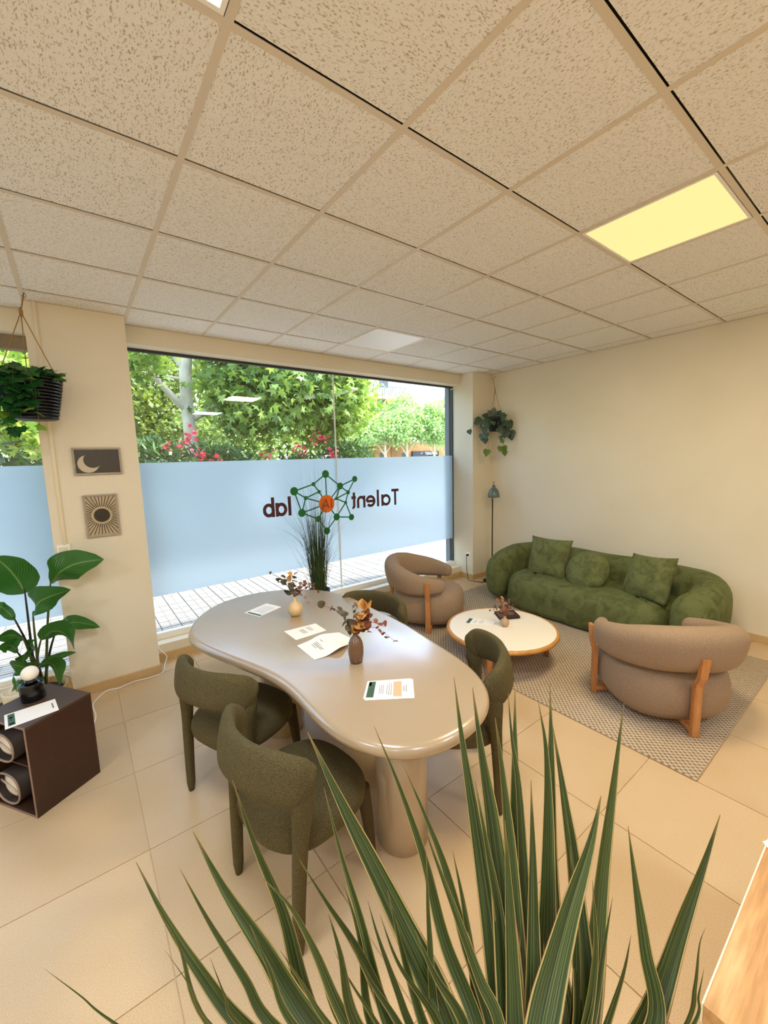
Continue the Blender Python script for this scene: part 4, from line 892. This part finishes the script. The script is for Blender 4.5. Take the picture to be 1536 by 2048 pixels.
# ornamental grass behind the table
gx, gy, gz = 1.925, 3.72, .425
gr = thing('grass_plant', 'tall wispy green grass in a dark pot behind the meeting table', 'plant', (gx, gy, 0))
part('pot', lathe([(.085, 0), (.09, .01), (.112, gz-.02), (.115, gz+.01), (.102, gz+.01), (.10, gz-.04), (.01, gz-.04)], 32, (gx, gy, 0)), pm('charcoal_pot', '3a3c38', .5), gr)
def grass(n, seed, lo, hi, spread, wd):
    r2 = np.random.default_rng(seed); vf = []; UVs = []
    for k in range(n):
        a = r2.uniform(0, 2*PI); r0 = .075*math.sqrt(r2.random()); L = r2.uniform(lo, hi); le = r2.uniform(.01, spread); b = np.array([gx+r0*math.cos(a), gy+r0*math.sin(a), gz-.03]); d = np.array([math.cos(a), math.sin(a)*.75, 0])
        cu = r2.uniform(0, 1)**3*.5; P = np.array([b+d*(le*L*t+cu*L*t**3)+np.array([0, 0, L*t-cu*.55*L*t**3]) for t in np.linspace(0, 1, 9)])
        P[:, 1] = np.minimum(P[:, 1], 4.12)
        V, F, UV = ribbon(P, wd*np.array([.7, .9, 1, 1, .9, .75, .55, .3, .08]), np.array([-d[1], d[0], 0])+RIGHT*.5, .2, 3); vf.append((V, F))
    return join(*vf)
GRM = pm('grass_green', '46602a', .6, .35, 15, trans=.2); GRM2 = pm('grass_dark', '2a3d1e', .6, .3, 15)
o = part('grass_blades', grass(200, 1, .55, 1.10, .11, .0058), GRM2, gr); o['kind'] = 'stuff'
o = part('grass_blades', grass(58, 2, .90, 1.50, .11, .0040), GRM, gr); o['kind'] = 'stuff'
o = part('grass_blades', grass(80, 5, .35, .75, .45, .0036), GRM, gr); o['kind'] = 'stuff'

# ------------------------------------------------------------------ hanging plants
IVY = [(0,0),(.22,-.10),(.50,.02),(.42,.26),(.62,.52),(.30,.56),(0,1.0),(-.30,.56),(-.62,.52),(-.42,.26),(-.50,.02),(-.22,-.10)]
def leafmesh(name, outl, mat, cup=.12):
    V = [(0, .35, .03)]+[(x, y, -cup*abs(x)-.08*max(0, y-.5)) for x, y in outl]; n = len(outl)
    return mesh(name, V, [(0, 1+i, 1+(i+1) % n) for i in range(n)], mat, True)
HEART = [(0,.06),(.20,-.08),(.42,0),(.52,.24),(.42,.55),(.20,.82),(0,1.05),(-.20,.82),(-.42,.55),(-.52,.24),(-.42,0),(-.20,-.08)]
def m_heart():
    t = NT('veined_leaf'); co = t.coord(); vo = t.n('ShaderNodeTexVoronoi', feature='DISTANCE_TO_EDGE', i_Scale=5.0); t.l(co, vo.inputs['Vector'])
    t.l(t.ramp(vo.outputs['Distance'], [(.01, lin('7f9c7c')), (.05, lin('183420'))]), t.b.inputs['Base Color']); t.b.inputs['Roughness'].default_value = .35; return t.m
ivy_ms = [leafmesh('leaf', IVY, pm('ivy_leaf_a', '1f5226', .4, .2, 3, trans=.2)), leafmesh('leaf', IVY, pm('ivy_leaf_b', '2f6b2c', .4, .2, 3, trans=.3)), leafmesh('leaf', IVY, pm('ivy_leaf_c', '7fa83a', .4, .2, 3, trans=.4))]
heart_ms = [leafmesh('leaf', HEART, m_heart()), leafmesh('leaf', HEART, pm('young_leaf', '63802c', .4, .2, 3, trans=.3))]
def putleaf(ms, root, p, d, up, s): 
    link('leaf', ms, root, mw=orient(d, up, np.array(p)-np.array(root.location), s))
CORD = pm('jute_cord', 'a07c4c', .8)
# left basket
hb = PY(62, 792, 3.62); hx, hy = hb[0], hb[1]; zt, zb = hb[2]+.115, hb[2]-.155
hk = np.array([hx+.03, 3.66, CZ-.004])
hl = thing('hanging_planter', 'black woven hanging basket of ivy in front of the pillar', 'hanging plant', tuple(hk), group='hanging planters')
HB = NT('black_weave')
co = HB.coord(); HB.b.inputs['Base Color'].default_value = lin('15151a'); HB.b.inputs['Roughness'].default_value = .35
RB = .168; rows = 13; vfs = []
for i in range(rows):
    z = zb+.012+(zt-zb-.02)*i/(rows-1); f = i/(rows-1); R = RB*(.74+.30*f-.02*f*f) if f < .75 else RB*(.74+.30*f-.02*f*f)-.02*(f-.75)*RB
    n = 72; pts = [(hx+(R+.0035*math.cos(PI*(j+i)))*math.cos(2*PI*j/n), hy+(R+.0035*math.cos(PI*(j+i)))*math.sin(2*PI*j/n), z) for j in range(n+1)]
    vfs.append(tube(pts, .0085, 6))
part('basket', join(*vfs, lathe([(.01, zb), (RB*.72, zb), (RB*.70, zb+.01), (RB*.96, zt-.02), (.02, zt-.03)], 36, (hx, hy, 0))), HB.m, hl)
kn = np.array([hx+.005, hy+.02, zt+.42])
cords = [tube([hk, kn], .004, 6)]
rimR = RB*1.0
for a in (-25, 95, 215): cords.append(tube([kn, (hx+rimR*math.cos(math.radians(a)), hy+rimR*math.sin(math.radians(a)), zt-.01)], .0028, 6))
cords.append(lathe([(.004, -.03), (.011, -.01), (.011, .012), (.004, .03)], 8, tuple(kn)))
part('cord', join(*cords), CORD, hl); part('hook', tube([hk+np.array([0, 0, .003]), hk+np.array([.012, 0, -.012]), hk+np.array([0, 0, -.03]), hk+np.array([-.012, 0, -.015])], .003, 6, 14), SILVER, hl)
rr = random.Random(4); vines = []
ends = [(-.10, -.34, -.17), (-.05, -.26, -.2), (-.14, -.28, -.14), (-.18, -.36, -.08), (-.20, -.22, -.06), (-.01, -.20, -.2), (.03, -.30, -.17), (-.08, -.40, -.14), (-.22, -.30, .0), (-.16, -.16, -.12), (.06, .04, -.10), (.12, .03, -.06), (-.04, .08, -.08), (-.12, .07, -.04), (-.2, .0, -.02), (.02, .07, .02), (-.06, -.12, -.21), (-.24, -.12, -.05)]
R2, F2 = np.array([1., 0, 0]), np.array([0, 1., 0])
ends += [(-.04, -.20, -.19), (.02, -.14, -.2), (-.09, -.18, -.19), (.07, .02, -.14), (.13, .02, -.09), (.04, .06, -.12), (-.12, -.40, -.12), (-.17, -.30, -.1)]
for k, (dx, dz, dd) in enumerate(ends):
    b = np.array([hx, hy, zt-.02]); tipv = b+R2*dx+F2*dd+np.array([0, 0, dz]); mid = b+(R2*dx+F2*dd)*.85+np.array([0, 0, .055])
    P = cr([b, mid, (mid+tipv)/2+(R2*dx+F2*dd)*.12, tipv], 24); vines.append(tube(P, [.003, .0015], 5))
    for q in range(7):
        p = P[min(23, 5+q*3)]; out = R2*(dx*2+rr.uniform(-.7, .7))+F2*(dd*2-.3+rr.uniform(-.3, .3))+np.array([0, 0, rr.uniform(-.9, .2)])
        putleaf(ivy_ms[rr.choices([0, 1, 2], [5, 4, 1.2])[0]], hl, p+R2*rr.uniform(-.02, .02), out, -F2*.9+np.array([0, 0, .9])+R2*rr.uniform(-.5, .5), rr.uniform(.055, .088))
part('vine', join(*vines), pm('vine_stem', '5c5a34', .7), hl)
# right pot
ph = PX(990, 849, 4.66); hx, hy = ph[0], ph[1]; zt, zb = ph[2]+.095, ph[2]-.095
V3 = np.array([hx, hy, 0])/math.hypot(hx, hy); R3 = np.array([V3[1], -V3[0], 0])
hk = np.array([4.79, 3.74, 2.85])
hr = thing('hanging_planter', 'black hanging pot of heart leafed trailing plant in the room corner', 'hanging plant', tuple(hk), group='hanging planters')
part('pot', lathe([(.070, zb), (.075, zb+.004), (.098, zt-.03), (.102, zt-.028), (.103, zt), (.093, zt), (.088, zt-.03), (.01, zt-.03)], 32, (hx, hy, 0)), pm('black_pot', '0e0e10', .4), hr)
kn = np.array([hx+.02, hy+.02, zt+.36]); cords = [tube([hk, kn], .003, 6), lathe([(.003, -.04), (.008, 0), (.003, .04)], 8, tuple(kn))]
for a in (-40, 80, 200): cords.append(tube([kn, (hx+.10*math.cos(math.radians(a)), hy+.10*math.sin(math.radians(a)), zt-.005)], .0024, 6))
part('cord', join(*cords), CORD, hr); part('hook', tube([(XR-.001, hk[1], hk[2]+.03), (XR-.03, hk[1], hk[2]+.02), hk, hk+np.array([-.012, 0, .014])], .003, 6, 14), SILVER, hr)
# leaf base and tip as seen: (x, y, dx, dy, kind, size)
HL = [(962,838,-16,12,0,.115),(970,842,-10,14,0,.11),(958,836,-4,18,0,.10),(974,846,-6,14,0,.11),(980,834,-18,-5,0,.11),(988,832,-8,-7,0,.11),(992,832,8,-8,0,.10),(996,836,14,-8,0,.11),(984,838,4,12,0,.10),(994,838,2,12,0,.09),
 (1000,838,12,-6,0,.10),(1016,842,-3,16,0,.11),(1022,841,6,17,0,.115),(1008,852,2,20,0,.15),(1013,858,-4,18,0,.13),(1022,862,4,22,0,.13),(997,852,1,14,0,.10),(970,852,0,18,0,.11),(972,866,-3,18,0,.10),(964,868,-2,14,0,.09),(970,876,2,16,0,.09),(975,899,-3,14,1,.10),(1003,880,6,10,1,.06),(1006,892,2,10,1,.10),(1001,893,-1,9,1,.08),(1009,900,1,13,1,.085),(1001,872,2,12,0,.07),(938,860,4,11,0,.07),(986,830,2,-10,0,.10),(978,842,-12,6,0,.10),(1004,845,6,4,0,.09)]
stems = []
for k, (x, y, ddx, ddy, mi, s_) in enumerate(HL):
    stp = np.array([hx, hy, zt-.015]); p = PD(x, y, float((RN.T @ (ph-CAM))[2]*-1)) - V3*(.075 if 968 < x < 1006 and y > 835 else rng.uniform(-.02, .05))
    if p[0] > 4.80: p[0] = 4.80
    dv = R3*ddx-np.array([0, 0, ddy])-V3*4*rng.uniform(.2, 1.4)
    putleaf(heart_ms[mi], hr, p, dv, -V3+np.array([0, 0, .35])+R3*rng.uniform(-.5, .5), s_)
    stems.append(tube([stp, (stp+p)/2+np.array([0, 0, .05]), p], [.003, .0015], 5, 10))
part('vine', join(*stems), pm('vine_stem_2', '5a6a3c', .7), hr)

# ------------------------------------------------------------------ outside
PVS = dict(zip('abc', ('a3a09b', 'd3d0ca', 'c2bfb8')))
PAVM = pm('paver_stone', '99958f', .8, .06, 9, .2, 90, .003)
PAV = NT('paving'); co = PAV.coord()
bk_ = PAV.n('ShaderNodeTexBrick', offset=0.0, i_Scale=1.0); PAV.l(co, bk_.inputs['Vector'])
bk_.inputs['Brick Width'].default_value = .2; bk_.inputs['Row Height'].default_value = .2; bk_.inputs['Mortar Size'].default_value = .007
bk_.inputs['Color1'].default_value = lin('99958f'); bk_.inputs['Color2'].default_value = lin('8f8b86'); bk_.inputs['Mortar'].default_value = lin('76736e')
PAV.l(bk_.outputs[0], PAV.b.inputs['Base Color']); PAV.b.inputs['Roughness'].default_value = .8
pav = struct(part('pavement', join(box(-14, 30, 6.4, 7.6, -.12, -.02), box(-14, -.8, 4.24, 6.4, -.12, -.02), box(4.8, 30, 4.24, 6.4, -.12, -.02)), PAV.m, smooth=False), 'pale paving outside the shop')
struct(part('pavement_bed', box(-.8, 4.8, 4.24, 6.4, -.12, -.030), pm('paver_joint', '76736e', .9), smooth=False))
bm_ = bmesh.new(); bmesh.ops.create_cube(bm_, size=1)
for v in bm_.verts: v.co = (v.co.x*.188, v.co.y*.188, v.co.z*.010)
V = [v.co[:] for v in bm_.verts]; F = [[v.index for v in f.verts] for f in bm_.faces]; bm_.free()
# each paver face is cut by grooves into small raised pads
pv = [box(-.094, .094, -.094, .094, -.005, -.001)]
for i in range(2):
    for j in range(4): pv.append(box(-.093+i*.096, -.005+i*.096, -.093+j*.048, -.055+j*.048, -.001, .005))
pvm = mesh('paver', *join(*pv), PAVM, False)
for i in range(28):
    for j in range(10): link('paver', pvm, pav, (-.7+.2*i, 4.44+.2*j, -.025+random.uniform(-.001, .001)))
struct(part('kerb', box(-14, 30, 7.6, 7.8, -.12, .0), pm('kerb_stone', 'b5b2aa', .8, .1, 4), smooth=False))
struct(part('road', box(-40, 60, 7.8, 60, -.2, -.1), pm('asphalt_pale', '9a9a96', .9, .1, 3), smooth=False))
struct(part('planting_bed', box(-12, 9, 7.85, 12.5, -.12, .05), pm('bed_soil', '6b5a44', .95, .2, 5), smooth=False))
LF5 = np.array([(0, .08), (.16, -.02), (.52, .0), (.27, .26), (.62, .58), (.17, .50), (0, 1.05), (-.17, .50), (-.62, .58), (-.27, .26), (-.52, .0), (-.16, -.02)])
LF2 = np.array([(0, 0), (.22, .45), (0, 1), (-.22, .45)])
def foliage(C, size, outl, seed, droop=.4, flat=.9):
    """C: Nx3 leaf positions -> one mesh of N small leaves"""
    r2 = np.random.default_rng(seed); n = len(C); k = len(outl)
    a = r2.uniform(0, 2*PI, n); el = r2.normal(-droop, .45, n); Y = np.stack([np.cos(a)*np.cos(el), np.sin(a)*np.cos(el), np.sin(el)], 1)
    U = np.array([0, 0, 1.])+r2.normal(0, flat, (n, 3)); X = np.cross(Y, U); X /= np.linalg.norm(X, axis=1)[:, None]; Z = np.cross(X, Y)
    s = size*r2.uniform(.65, 1.25, n); xs, ys = outl[:, 0], outl[:, 1]
    V = C[:, None, :]+s[:, None, None]*(X[:, None, :]*xs[None, :, None]+Y[:, None, :]*(ys[None, :, None])+Z[:, None, :]*(-.15*np.abs(xs))[None, :, None])
    F = (np.arange(n)[:, None]*k+np.arange(k)[None, :])
    me = bpy.data.meshes.new('foliage'); V = V.reshape(-1, 3)
    me.vertices.add(n*k); me.vertices.foreach_set('co', V.ravel()); me.loops.add(n*k); me.loops.foreach_set('vertex_index', F.ravel().astype(np.int32))
    me.polygons.add(n); me.polygons.foreach_set('loop_start', (np.arange(n)*k).astype(np.int32)); me.polygons.foreach_set('loop_total', np.full(n, k, np.int32)); me.update(calc_edges=True)
    return me
def blobs(blist, n, seed, clump=.28):
    r2 = np.random.default_rng(seed); out = []; vol = np.array([b[3]*b[4]*b[5] for b in blist], float)**.75; cnt = (n*vol/vol.sum()).astype(int)
    for (x, y, z, rx, ry, rz), c in zip(blist, cnt):
        nc = max(6, c//26); d = r2.normal(0, 1, (nc, 3)); d /= np.linalg.norm(d, axis=1)[:, None]; rad = r2.uniform(.45, 1, nc)**.6
        cc = np.array([x, y, z])+d*rad[:, None]*np.array([rx, ry, rz]); ii = r2.integers(0, nc, c); out.append(cc[ii]+r2.normal(0, clump, (c, 3))*np.array([1, 1, .6]))
    return np.concatenate(out)
def leafmat(name, c1, c2, tr=.45):
    t = NT(name); ge = t.n('ShaderNodeNewGeometry'); 
    c = t.ramp(ge.outputs['Random Per Island'], [(0, lin(c1)), (1, lin(c2))]); t.l(c, t.b.inputs['Base Color']); t.b.inputs['Roughness'].default_value = .5
    tl = t.n('ShaderNodeBsdfTranslucent'); t.l(t.mix(1.0, c, (1.5, 1.5, .9, 1), 'MULTIPLY'), tl.inputs[0]); mx = t.n('ShaderNodeMixShader'); mx.inputs[0].default_value = tr
    t.l(t.b.outputs[0], mx.inputs[1]); t.l(tl.outputs[0], mx.inputs[2]); t.l(mx.outputs[0], t.out.inputs[0]); return t.m
BARK = pm('plane_bark', 'cdbfa3', .85, .25, 3, .4, 12, .02)
def tree(name, label, loc, trunk, branches, bl, n, size, outl, mat, seed, group, clump=.28, droop=.4):
    r = thing(name, label, 'tree', loc, group=group)
    part('trunk', tube(trunk[0], trunk[1], 12, 16), BARK, r)
    for b in branches: part('branch', tube(b[0], b[1], 8, 14), BARK, r)
    C = blobs(bl, n, seed, clump)-np.array(loc); C = C[C[:, 1]+loc[1] > 4.9]
    me = foliage(C, size, outl, seed+50, droop); me.materials.append(mat); o = link('foliage', me, r); o['kind'] = 'stuff'
    return r
PLM = leafmat('plane_leaf', '43661f', 'a0b65c', .30); PLM2 = leafmat('plane_leaf_bright', '60852c', 'b8ca6c', .36); OLM = leafmat('olive_leaf', '6b7c34', '94a352'); FAR = leafmat('hazed_far_leaf', '86a668', 'b4c994')  # far leaves paled, distance haze put into their colour
tx, ty = 2.03, 9.3
tree('plane_tree', 'big plane tree with pale trunk and low branch outside the window', (tx, ty, 0), ([(tx, ty, 0), (tx+.02, ty, 1.5), (tx-.02, ty, 2.4), (tx-.03, ty, 3.3), (tx+.03, ty, 4.0), (tx+.3, ty, 5.6)], [.17, .14, .125, .12, .12, .08]),
     [([(tx-.06, ty, 2.90), (tx-.30, ty-.1, 3.12), (tx-.62, ty-.2, 3.50), (tx-1.1, ty-.3, 4.2)], [.08, .07, .06, .05]), ([(tx, ty, 3.7), (tx-.35, ty, 4.15), (tx-.9, ty, 4.6)], [.08, .06, .04]), ([(tx, ty, 3.5), (tx-.5, ty, 3.55), (tx-1.1, ty, 3.6)], [.03, .025, .02]), ([(tx+.05, ty, 2.7), (tx+.9, ty-.3, 3.2), (tx+1.9, ty-.6, 3.5)], [.06, .05, .03]), ([(tx+1.9, ty-1.3, 3.1), (tx+2.6, ty-1.4, 3.2), (tx+3.2, ty-1.5, 3.35)], [.05, .05, .04])],
     [(3.7, 8.5, 3.3, 1.3, .8, .8), (4.6, 8.6, 4.0, 1.2, .9, .8), (3.4, 9.0, 4.4, 1.3, 1.0, .7), (1.15, 8.4, 3.75, .35, .5, .3), (3.3, 8.6, 2.7, .8, .6, .45), (2.75, 8.9, 3.3, .5, .5, .6)], 8600, .16, LF5, PLM, 11, 'plane trees outside', .24, .6)
tree('plane_tree', 'bright leafy plane tree right of the glass joint', (5.6, 9.4, 0), ([(5.6, 9.4, 0), (5.55, 9.4, 2), (5.5, 9.4, 4), (5.5, 9.4, 5.5)], [.15, .13, .10, .07]), [([(5.6, 9.4, 2.9), (6.0, 9.2, 3.3), (6.3, 9.0, 3.4)], [.05, .04, .03])],
     [(5.1, 8.6, 3.4, .75, .8, .8), (5.55, 8.8, 3.2, .65, .7, .6), (5.1, 9.0, 2.6, .6, .6, .4), (5.0, 8.8, 4.2, .8, .8, .5)], 5000, .155, LF5, PLM2, 21, 'plane trees outside', .22, .6)
tree('plane_tree', 'bright plane tree filling the left window', (-1.2, 8.0, 0), ([(-1.2, 8, 0), (-1.15, 8, 2), (-1.1, 8, 4.5)], [.15, .12, .08]), [], [(-.6, 7.0, 3.0, .7, .6, .8), (-.7, 7.2, 2.5, .7, .5, .5), (-1.3, 7.4, 3.4, 1.0, .8, 1.2), (-.3, 7.4, 3.6, .6, .6, .5)], 3400, .14, LF5, PLM2, 31, 'plane trees outside', .2)
tree('olive_tree', 'dense olive toned tree behind the plane trunk', (.9, 12.6, 0), ([(.9, 12.6, 0), (.9, 12.6, 3), (.9, 12.6, 5)], [.14, .12, .08]), [], [(0.6, 12.2, 3.6, 2.3, 1.0, 1.9), (3.2, 12.8, 3.8, 2.4, 1.0, 2.1), (-2, 12, 4, 2, 1, 2)], 26000, .15, LF2*np.array([1.5, 1]), OLM, 41, 'trees behind the oleanders', .3, .7)
tree('background_tree', 'hazy green tree behind the bright plane tree', (7.0, 14.5, 0), ([(7.0, 14.5, 0), (7.0, 14.5, 3), (7.0, 14.5, 5)], [.14, .12, .08]), [], [(7.2, 14.5, 4.0, 2.0, 1.2, 1.7), (5.0, 15, 4.8, 2.0, 1.2, 1.5)], 8000, .18, LF2*np.array([1.6, 1]), leafmat('mid_leaf', '7b9848', 'acc56e'), 51, 'trees behind the oleanders', .35, .6)
tree('background_shrub', 'pale grey green shrub filling in below the plane tree crowns', (3.6, 11.4, 0), ([(3.6, 11.4, 0), (3.6, 11.4, 1), (3.6, 11.4, 1.8)], [.08, .06, .04]), [], [(3.2, 11.3, 2.0, 1.1, .5, .75), (4.9, 11.4, 2.1, 1.0, .5, .8), (2.6, 11.3, 2.6, .6, .4, .6)], 4200, .13, LF2*np.array([1.4, 1]), leafmat('grey_leaf', '6f8a4e', 'a9bd80'), 81, 'trees behind the oleanders', .2, .4)
for k, (x, y, h, w) in enumerate([(20.6, 27, 5.6, 2.0), (23.3, 27.4, 7.2, 2.2), (26.2, 27, 6.6, 2.0), (28.6, 28, 7.4, 1.7), (17.8, 27, 4.6, 1.4)]):
    tree('street_tree', ['round street tree across the street, second from the left in the row', 'tallest rounded street tree in the middle of the far row', 'broad street tree in front of the navy shop sign', 'street tree at the right end of the row by the grey pier', 'small street tree at the left end of the far row'][k], (x, y, 0), ([(x, y, 0), (x+.05, y, 1.8), (x, y, h*.8)], [.14, .12, .05]), [([(x, y, 2.1), (x-.4, y, 2.6), (x-.8, y, 3.1)], [.06, .04, .03]), ([(x, y, 2.2), (x+.5, y, 2.7), (x+.8, y, 3.2)], [.06, .04, .03])],
         [(x, y, (2.75+h)/2+.1, w, w*.8, (h-2.75)/2), (x-.5*w, y-.4, 2.9+(h-2.75)*.35, w*.55, w*.5, (h-2.75)*.28), (x+.5*w, y-.4, 2.9+(h-2.75)*.38, w*.55, w*.5, (h-2.75)*.28)], 4200, .26, LF2*np.array([1.8, 1]), FAR, 61+k, 'street trees across the road', .3, .5)
# oleander bushes
OLE = leafmat('oleander_leaf', '27451f', '567a3a', .25); PINK = pm('oleander_flower', 'c8344e', .6, .3, 8, trans=.3)
LFO = np.array([(0, 0), (.10, .3), (.11, .6), (0, 1), (-.11, .6), (-.10, .3)]); LFF = np.array([(math.cos(a)*(.5 if i % 2 else .3), .5+math.sin(a)*(.5 if i % 2 else .3)) for i, a in enumerate(np.linspace(0, 2*PI, 10, endpoint=False))])
def oleander(label, x, y, w, h, seed, fl):
    r = thing('oleander_bush', label, 'bush', (x, y, .05), group='oleander bushes outside')
    part('stem', join(*[tube([(x, y, .05), (x+math.cos(a)*w*.4, y+math.sin(a)*.3, h*.8)], [.03, .012], 6) for a in np.linspace(0, 2*PI, 6, endpoint=False)]), BARK, r)
    C = blobs([(x, y, h*.55, w, .6, h*.42), (x-w*.4, y-.2, h*.72, w*.4, .4, h*.22), (x+w*.4, y-.2, h*.70, w*.4, .4, h*.22)], 2400, seed, .16)-np.array((x, y, .05))
    me = foliage(C, .20, LFO, seed, -.5, .8); me.materials.append(OLE); o = link('foliage', me, r); o['kind'] = 'stuff'
    r2 = np.random.default_rng(seed+3); fc = []
    for (fx, fz) in fl: fc.append(np.array([fx, y-.62, fz])+r2.normal(0, .05, (13, 3)))
    if fc:
        me = foliage(np.concatenate(fc)-np.array((x, y, .05)), .085, LFF, seed, 0, 1); me.materials.append(PINK); o = link('flowers', me, r); o['kind'] = 'stuff'
def pf_(*pts): return [tuple(PY(x, y, 7.7)[[0, 2]]) for x, y in pts]
oleander('dark oleander with red flowers left of the plane trunk', 1.15, 8.35, .75, 2.35, 71, pf_((335, 892), (372, 878), (371, 893)))
oleander('oleander with red flowers in front of the plane trunk', 2.35, 8.45, .6, 2.2, 72, pf_((402, 905), (410, 912), (385, 860), (440, 918)))
oleander('sparse oleander left of the glass joint', 4.1, 8.5, .7, 2.0, 73, pf_((540, 910), (597, 891)))
oleander('oleander with crimson flowers behind the glass joint', 5.35, 8.5, .6, 2.3, 74, pf_((640, 877), (655, 877), (672, 905), (676, 912), (615, 905)))
oleander('oleander with pink flowers in the left window', -.55, 8.3, .6, 2.15, 75, [(-.35, 2.05), (-.62, 2.1), (-.2, 2.0)])
# buildings across the street
bd = thing('apartment_building', 'pale rendered building with balcony and navy shop sign across the street', 'building', (24, 33, 0))
STN = pm('sandstone', 'bd8a5c', .8, .1, 1.5); RND = pm('pale_render', 'cfc3b2', .85, .05, .5); SHOPW = pm('shop_glass', '3c4448', .2); 
part('ground_floor', box(17, 36, 31, 36, -.1, 3.4), STN, bd, smooth=False); part('upper_floor', box(15, 27.5, 31.4, 36, 3.4, 11), RND, bd, smooth=False)
for k, x in enumerate((20.6, 22.9, 25.55)):
    f = part('window', box(x, x+.95, 30.94, 31.02, .8, 2.5), pm('stone_frame', 'c9a27a', .8), bd, smooth=False); part('pane', box(x+.1, x+.85, 30.90, 30.95, .9, 2.4), SHOPW, f, smooth=False)
part('door', box(24.4, 25.2, 30.94, 31.02, 0, 2.9), pm('wood_door', '9a6a3c', .6), bd, smooth=False)
part('awning', box(19.5, 27, 30.5, 31, 3.2, 3.45), pm('terracotta', 'c08a6c', .8), bd, smooth=False)
for k, (x, z) in enumerate(((20.6, 5.6), (23.4, 5.6), (20.6, 8.4), (23.4, 8.4))):
    f = part('window', box(x, x+1.2, 31.34, 31.42, z, z+1.8), RND, bd, smooth=False); part('pane', box(x+.1, x+1.1, 31.30, 31.35, z+.1, z+1.7), SHOPW, f, smooth=False)
bc = part('balcony', box(19.5, 26, 30.4, 31.4, 7.3, 7.5), RND, bd, smooth=False)
part('railing', join(box(19.5, 26, 30.42, 30.46, 8.4, 8.46), *[box(x, x+.04, 30.42, 30.46, 7.5, 8.4) for x in np.arange(19.6, 26, .25)]), pm('rail_grey', '6a6f74', .5), bc, smooth=False)
sg = part('shop_sign', box(27.0, 30.6, 30.80, 31.0, 1.45, 2.50), pm('navy_sign', '141c3c', .4), bd, smooth=False, label='navy fascia with white lettering')
cu = bpy.data.curves.new('t', 'FONT'); cu.body = 'TERRA DE'; cu.size = .40; to_ = bpy.data.objects.new('t', cu); COL.objects.link(to_)
dg = bpy.context.evaluated_depsgraph_get(); me = bpy.data.meshes.new_from_object(to_.evaluated_get(dg)); bpy.data.objects.remove(to_)
me.materials.clear(); me.materials.append(pm('white_letters', 'ffffff', .5))
for v in me.vertices: v.co = (v.co.x*1.0, v.co.z, v.co.y)
o = link('sign_lettering', me, sg, (28.62-24, 30.79-33, 2.13)); o['label'] = 'white letters TERRA DE'
part('sign_mark', join(*[(np.array([(28.05+a, 30.792, 2.2+b) for a, b in p]), [tuple(range(len(p)))]) for p in ([(0, .12), (.10, 0), (.20, .16), (.10, .06)], [(.2, .16), (.3, .22), (.22, .10)])]), MATS['white_letters'], sg, smooth=False)
tree('street_shrub', 'small yellow green street tree beside the navy shop sign', (31.3, 29.6, 0), ([(31.3, 29.6, 0), (31.3, 29.6, .8), (31.3, 29.6, 2)], [.06, .05, .03]), [], [(31.3, 29.6, 2.2, .7, .6, 1.1)], 900, .24, LF2*np.array([1.8, 1]), leafmat('yellow_leaf', 'a9b862', 'ced88e'), 91, 'street trees across the road', .25, .5)
b2 = thing('low_building', 'pinkish low building behind the bright plane tree', 'building', (13, 30, 0))
part('wall', box(9, 16.8, 28, 33, -.1, 4.2), pm('pink_render', 'e6d0c6', .85), b2, smooth=False); part('roof', box(8.8, 17, 27.7, 33, 3.6, 3.8), pm('rose_tile', 'c49a8c', .8), b2, smooth=False)
for x in (10.5, 12.6, 14.6):
    f = part('window', box(x, x+.9, 27.94, 28.02, 1, 2.9), RND, b2, smooth=False); part('pane', box(x+.08, x+.82, 27.9, 27.95, 1.1, 2.8), SHOPW, f, smooth=False)
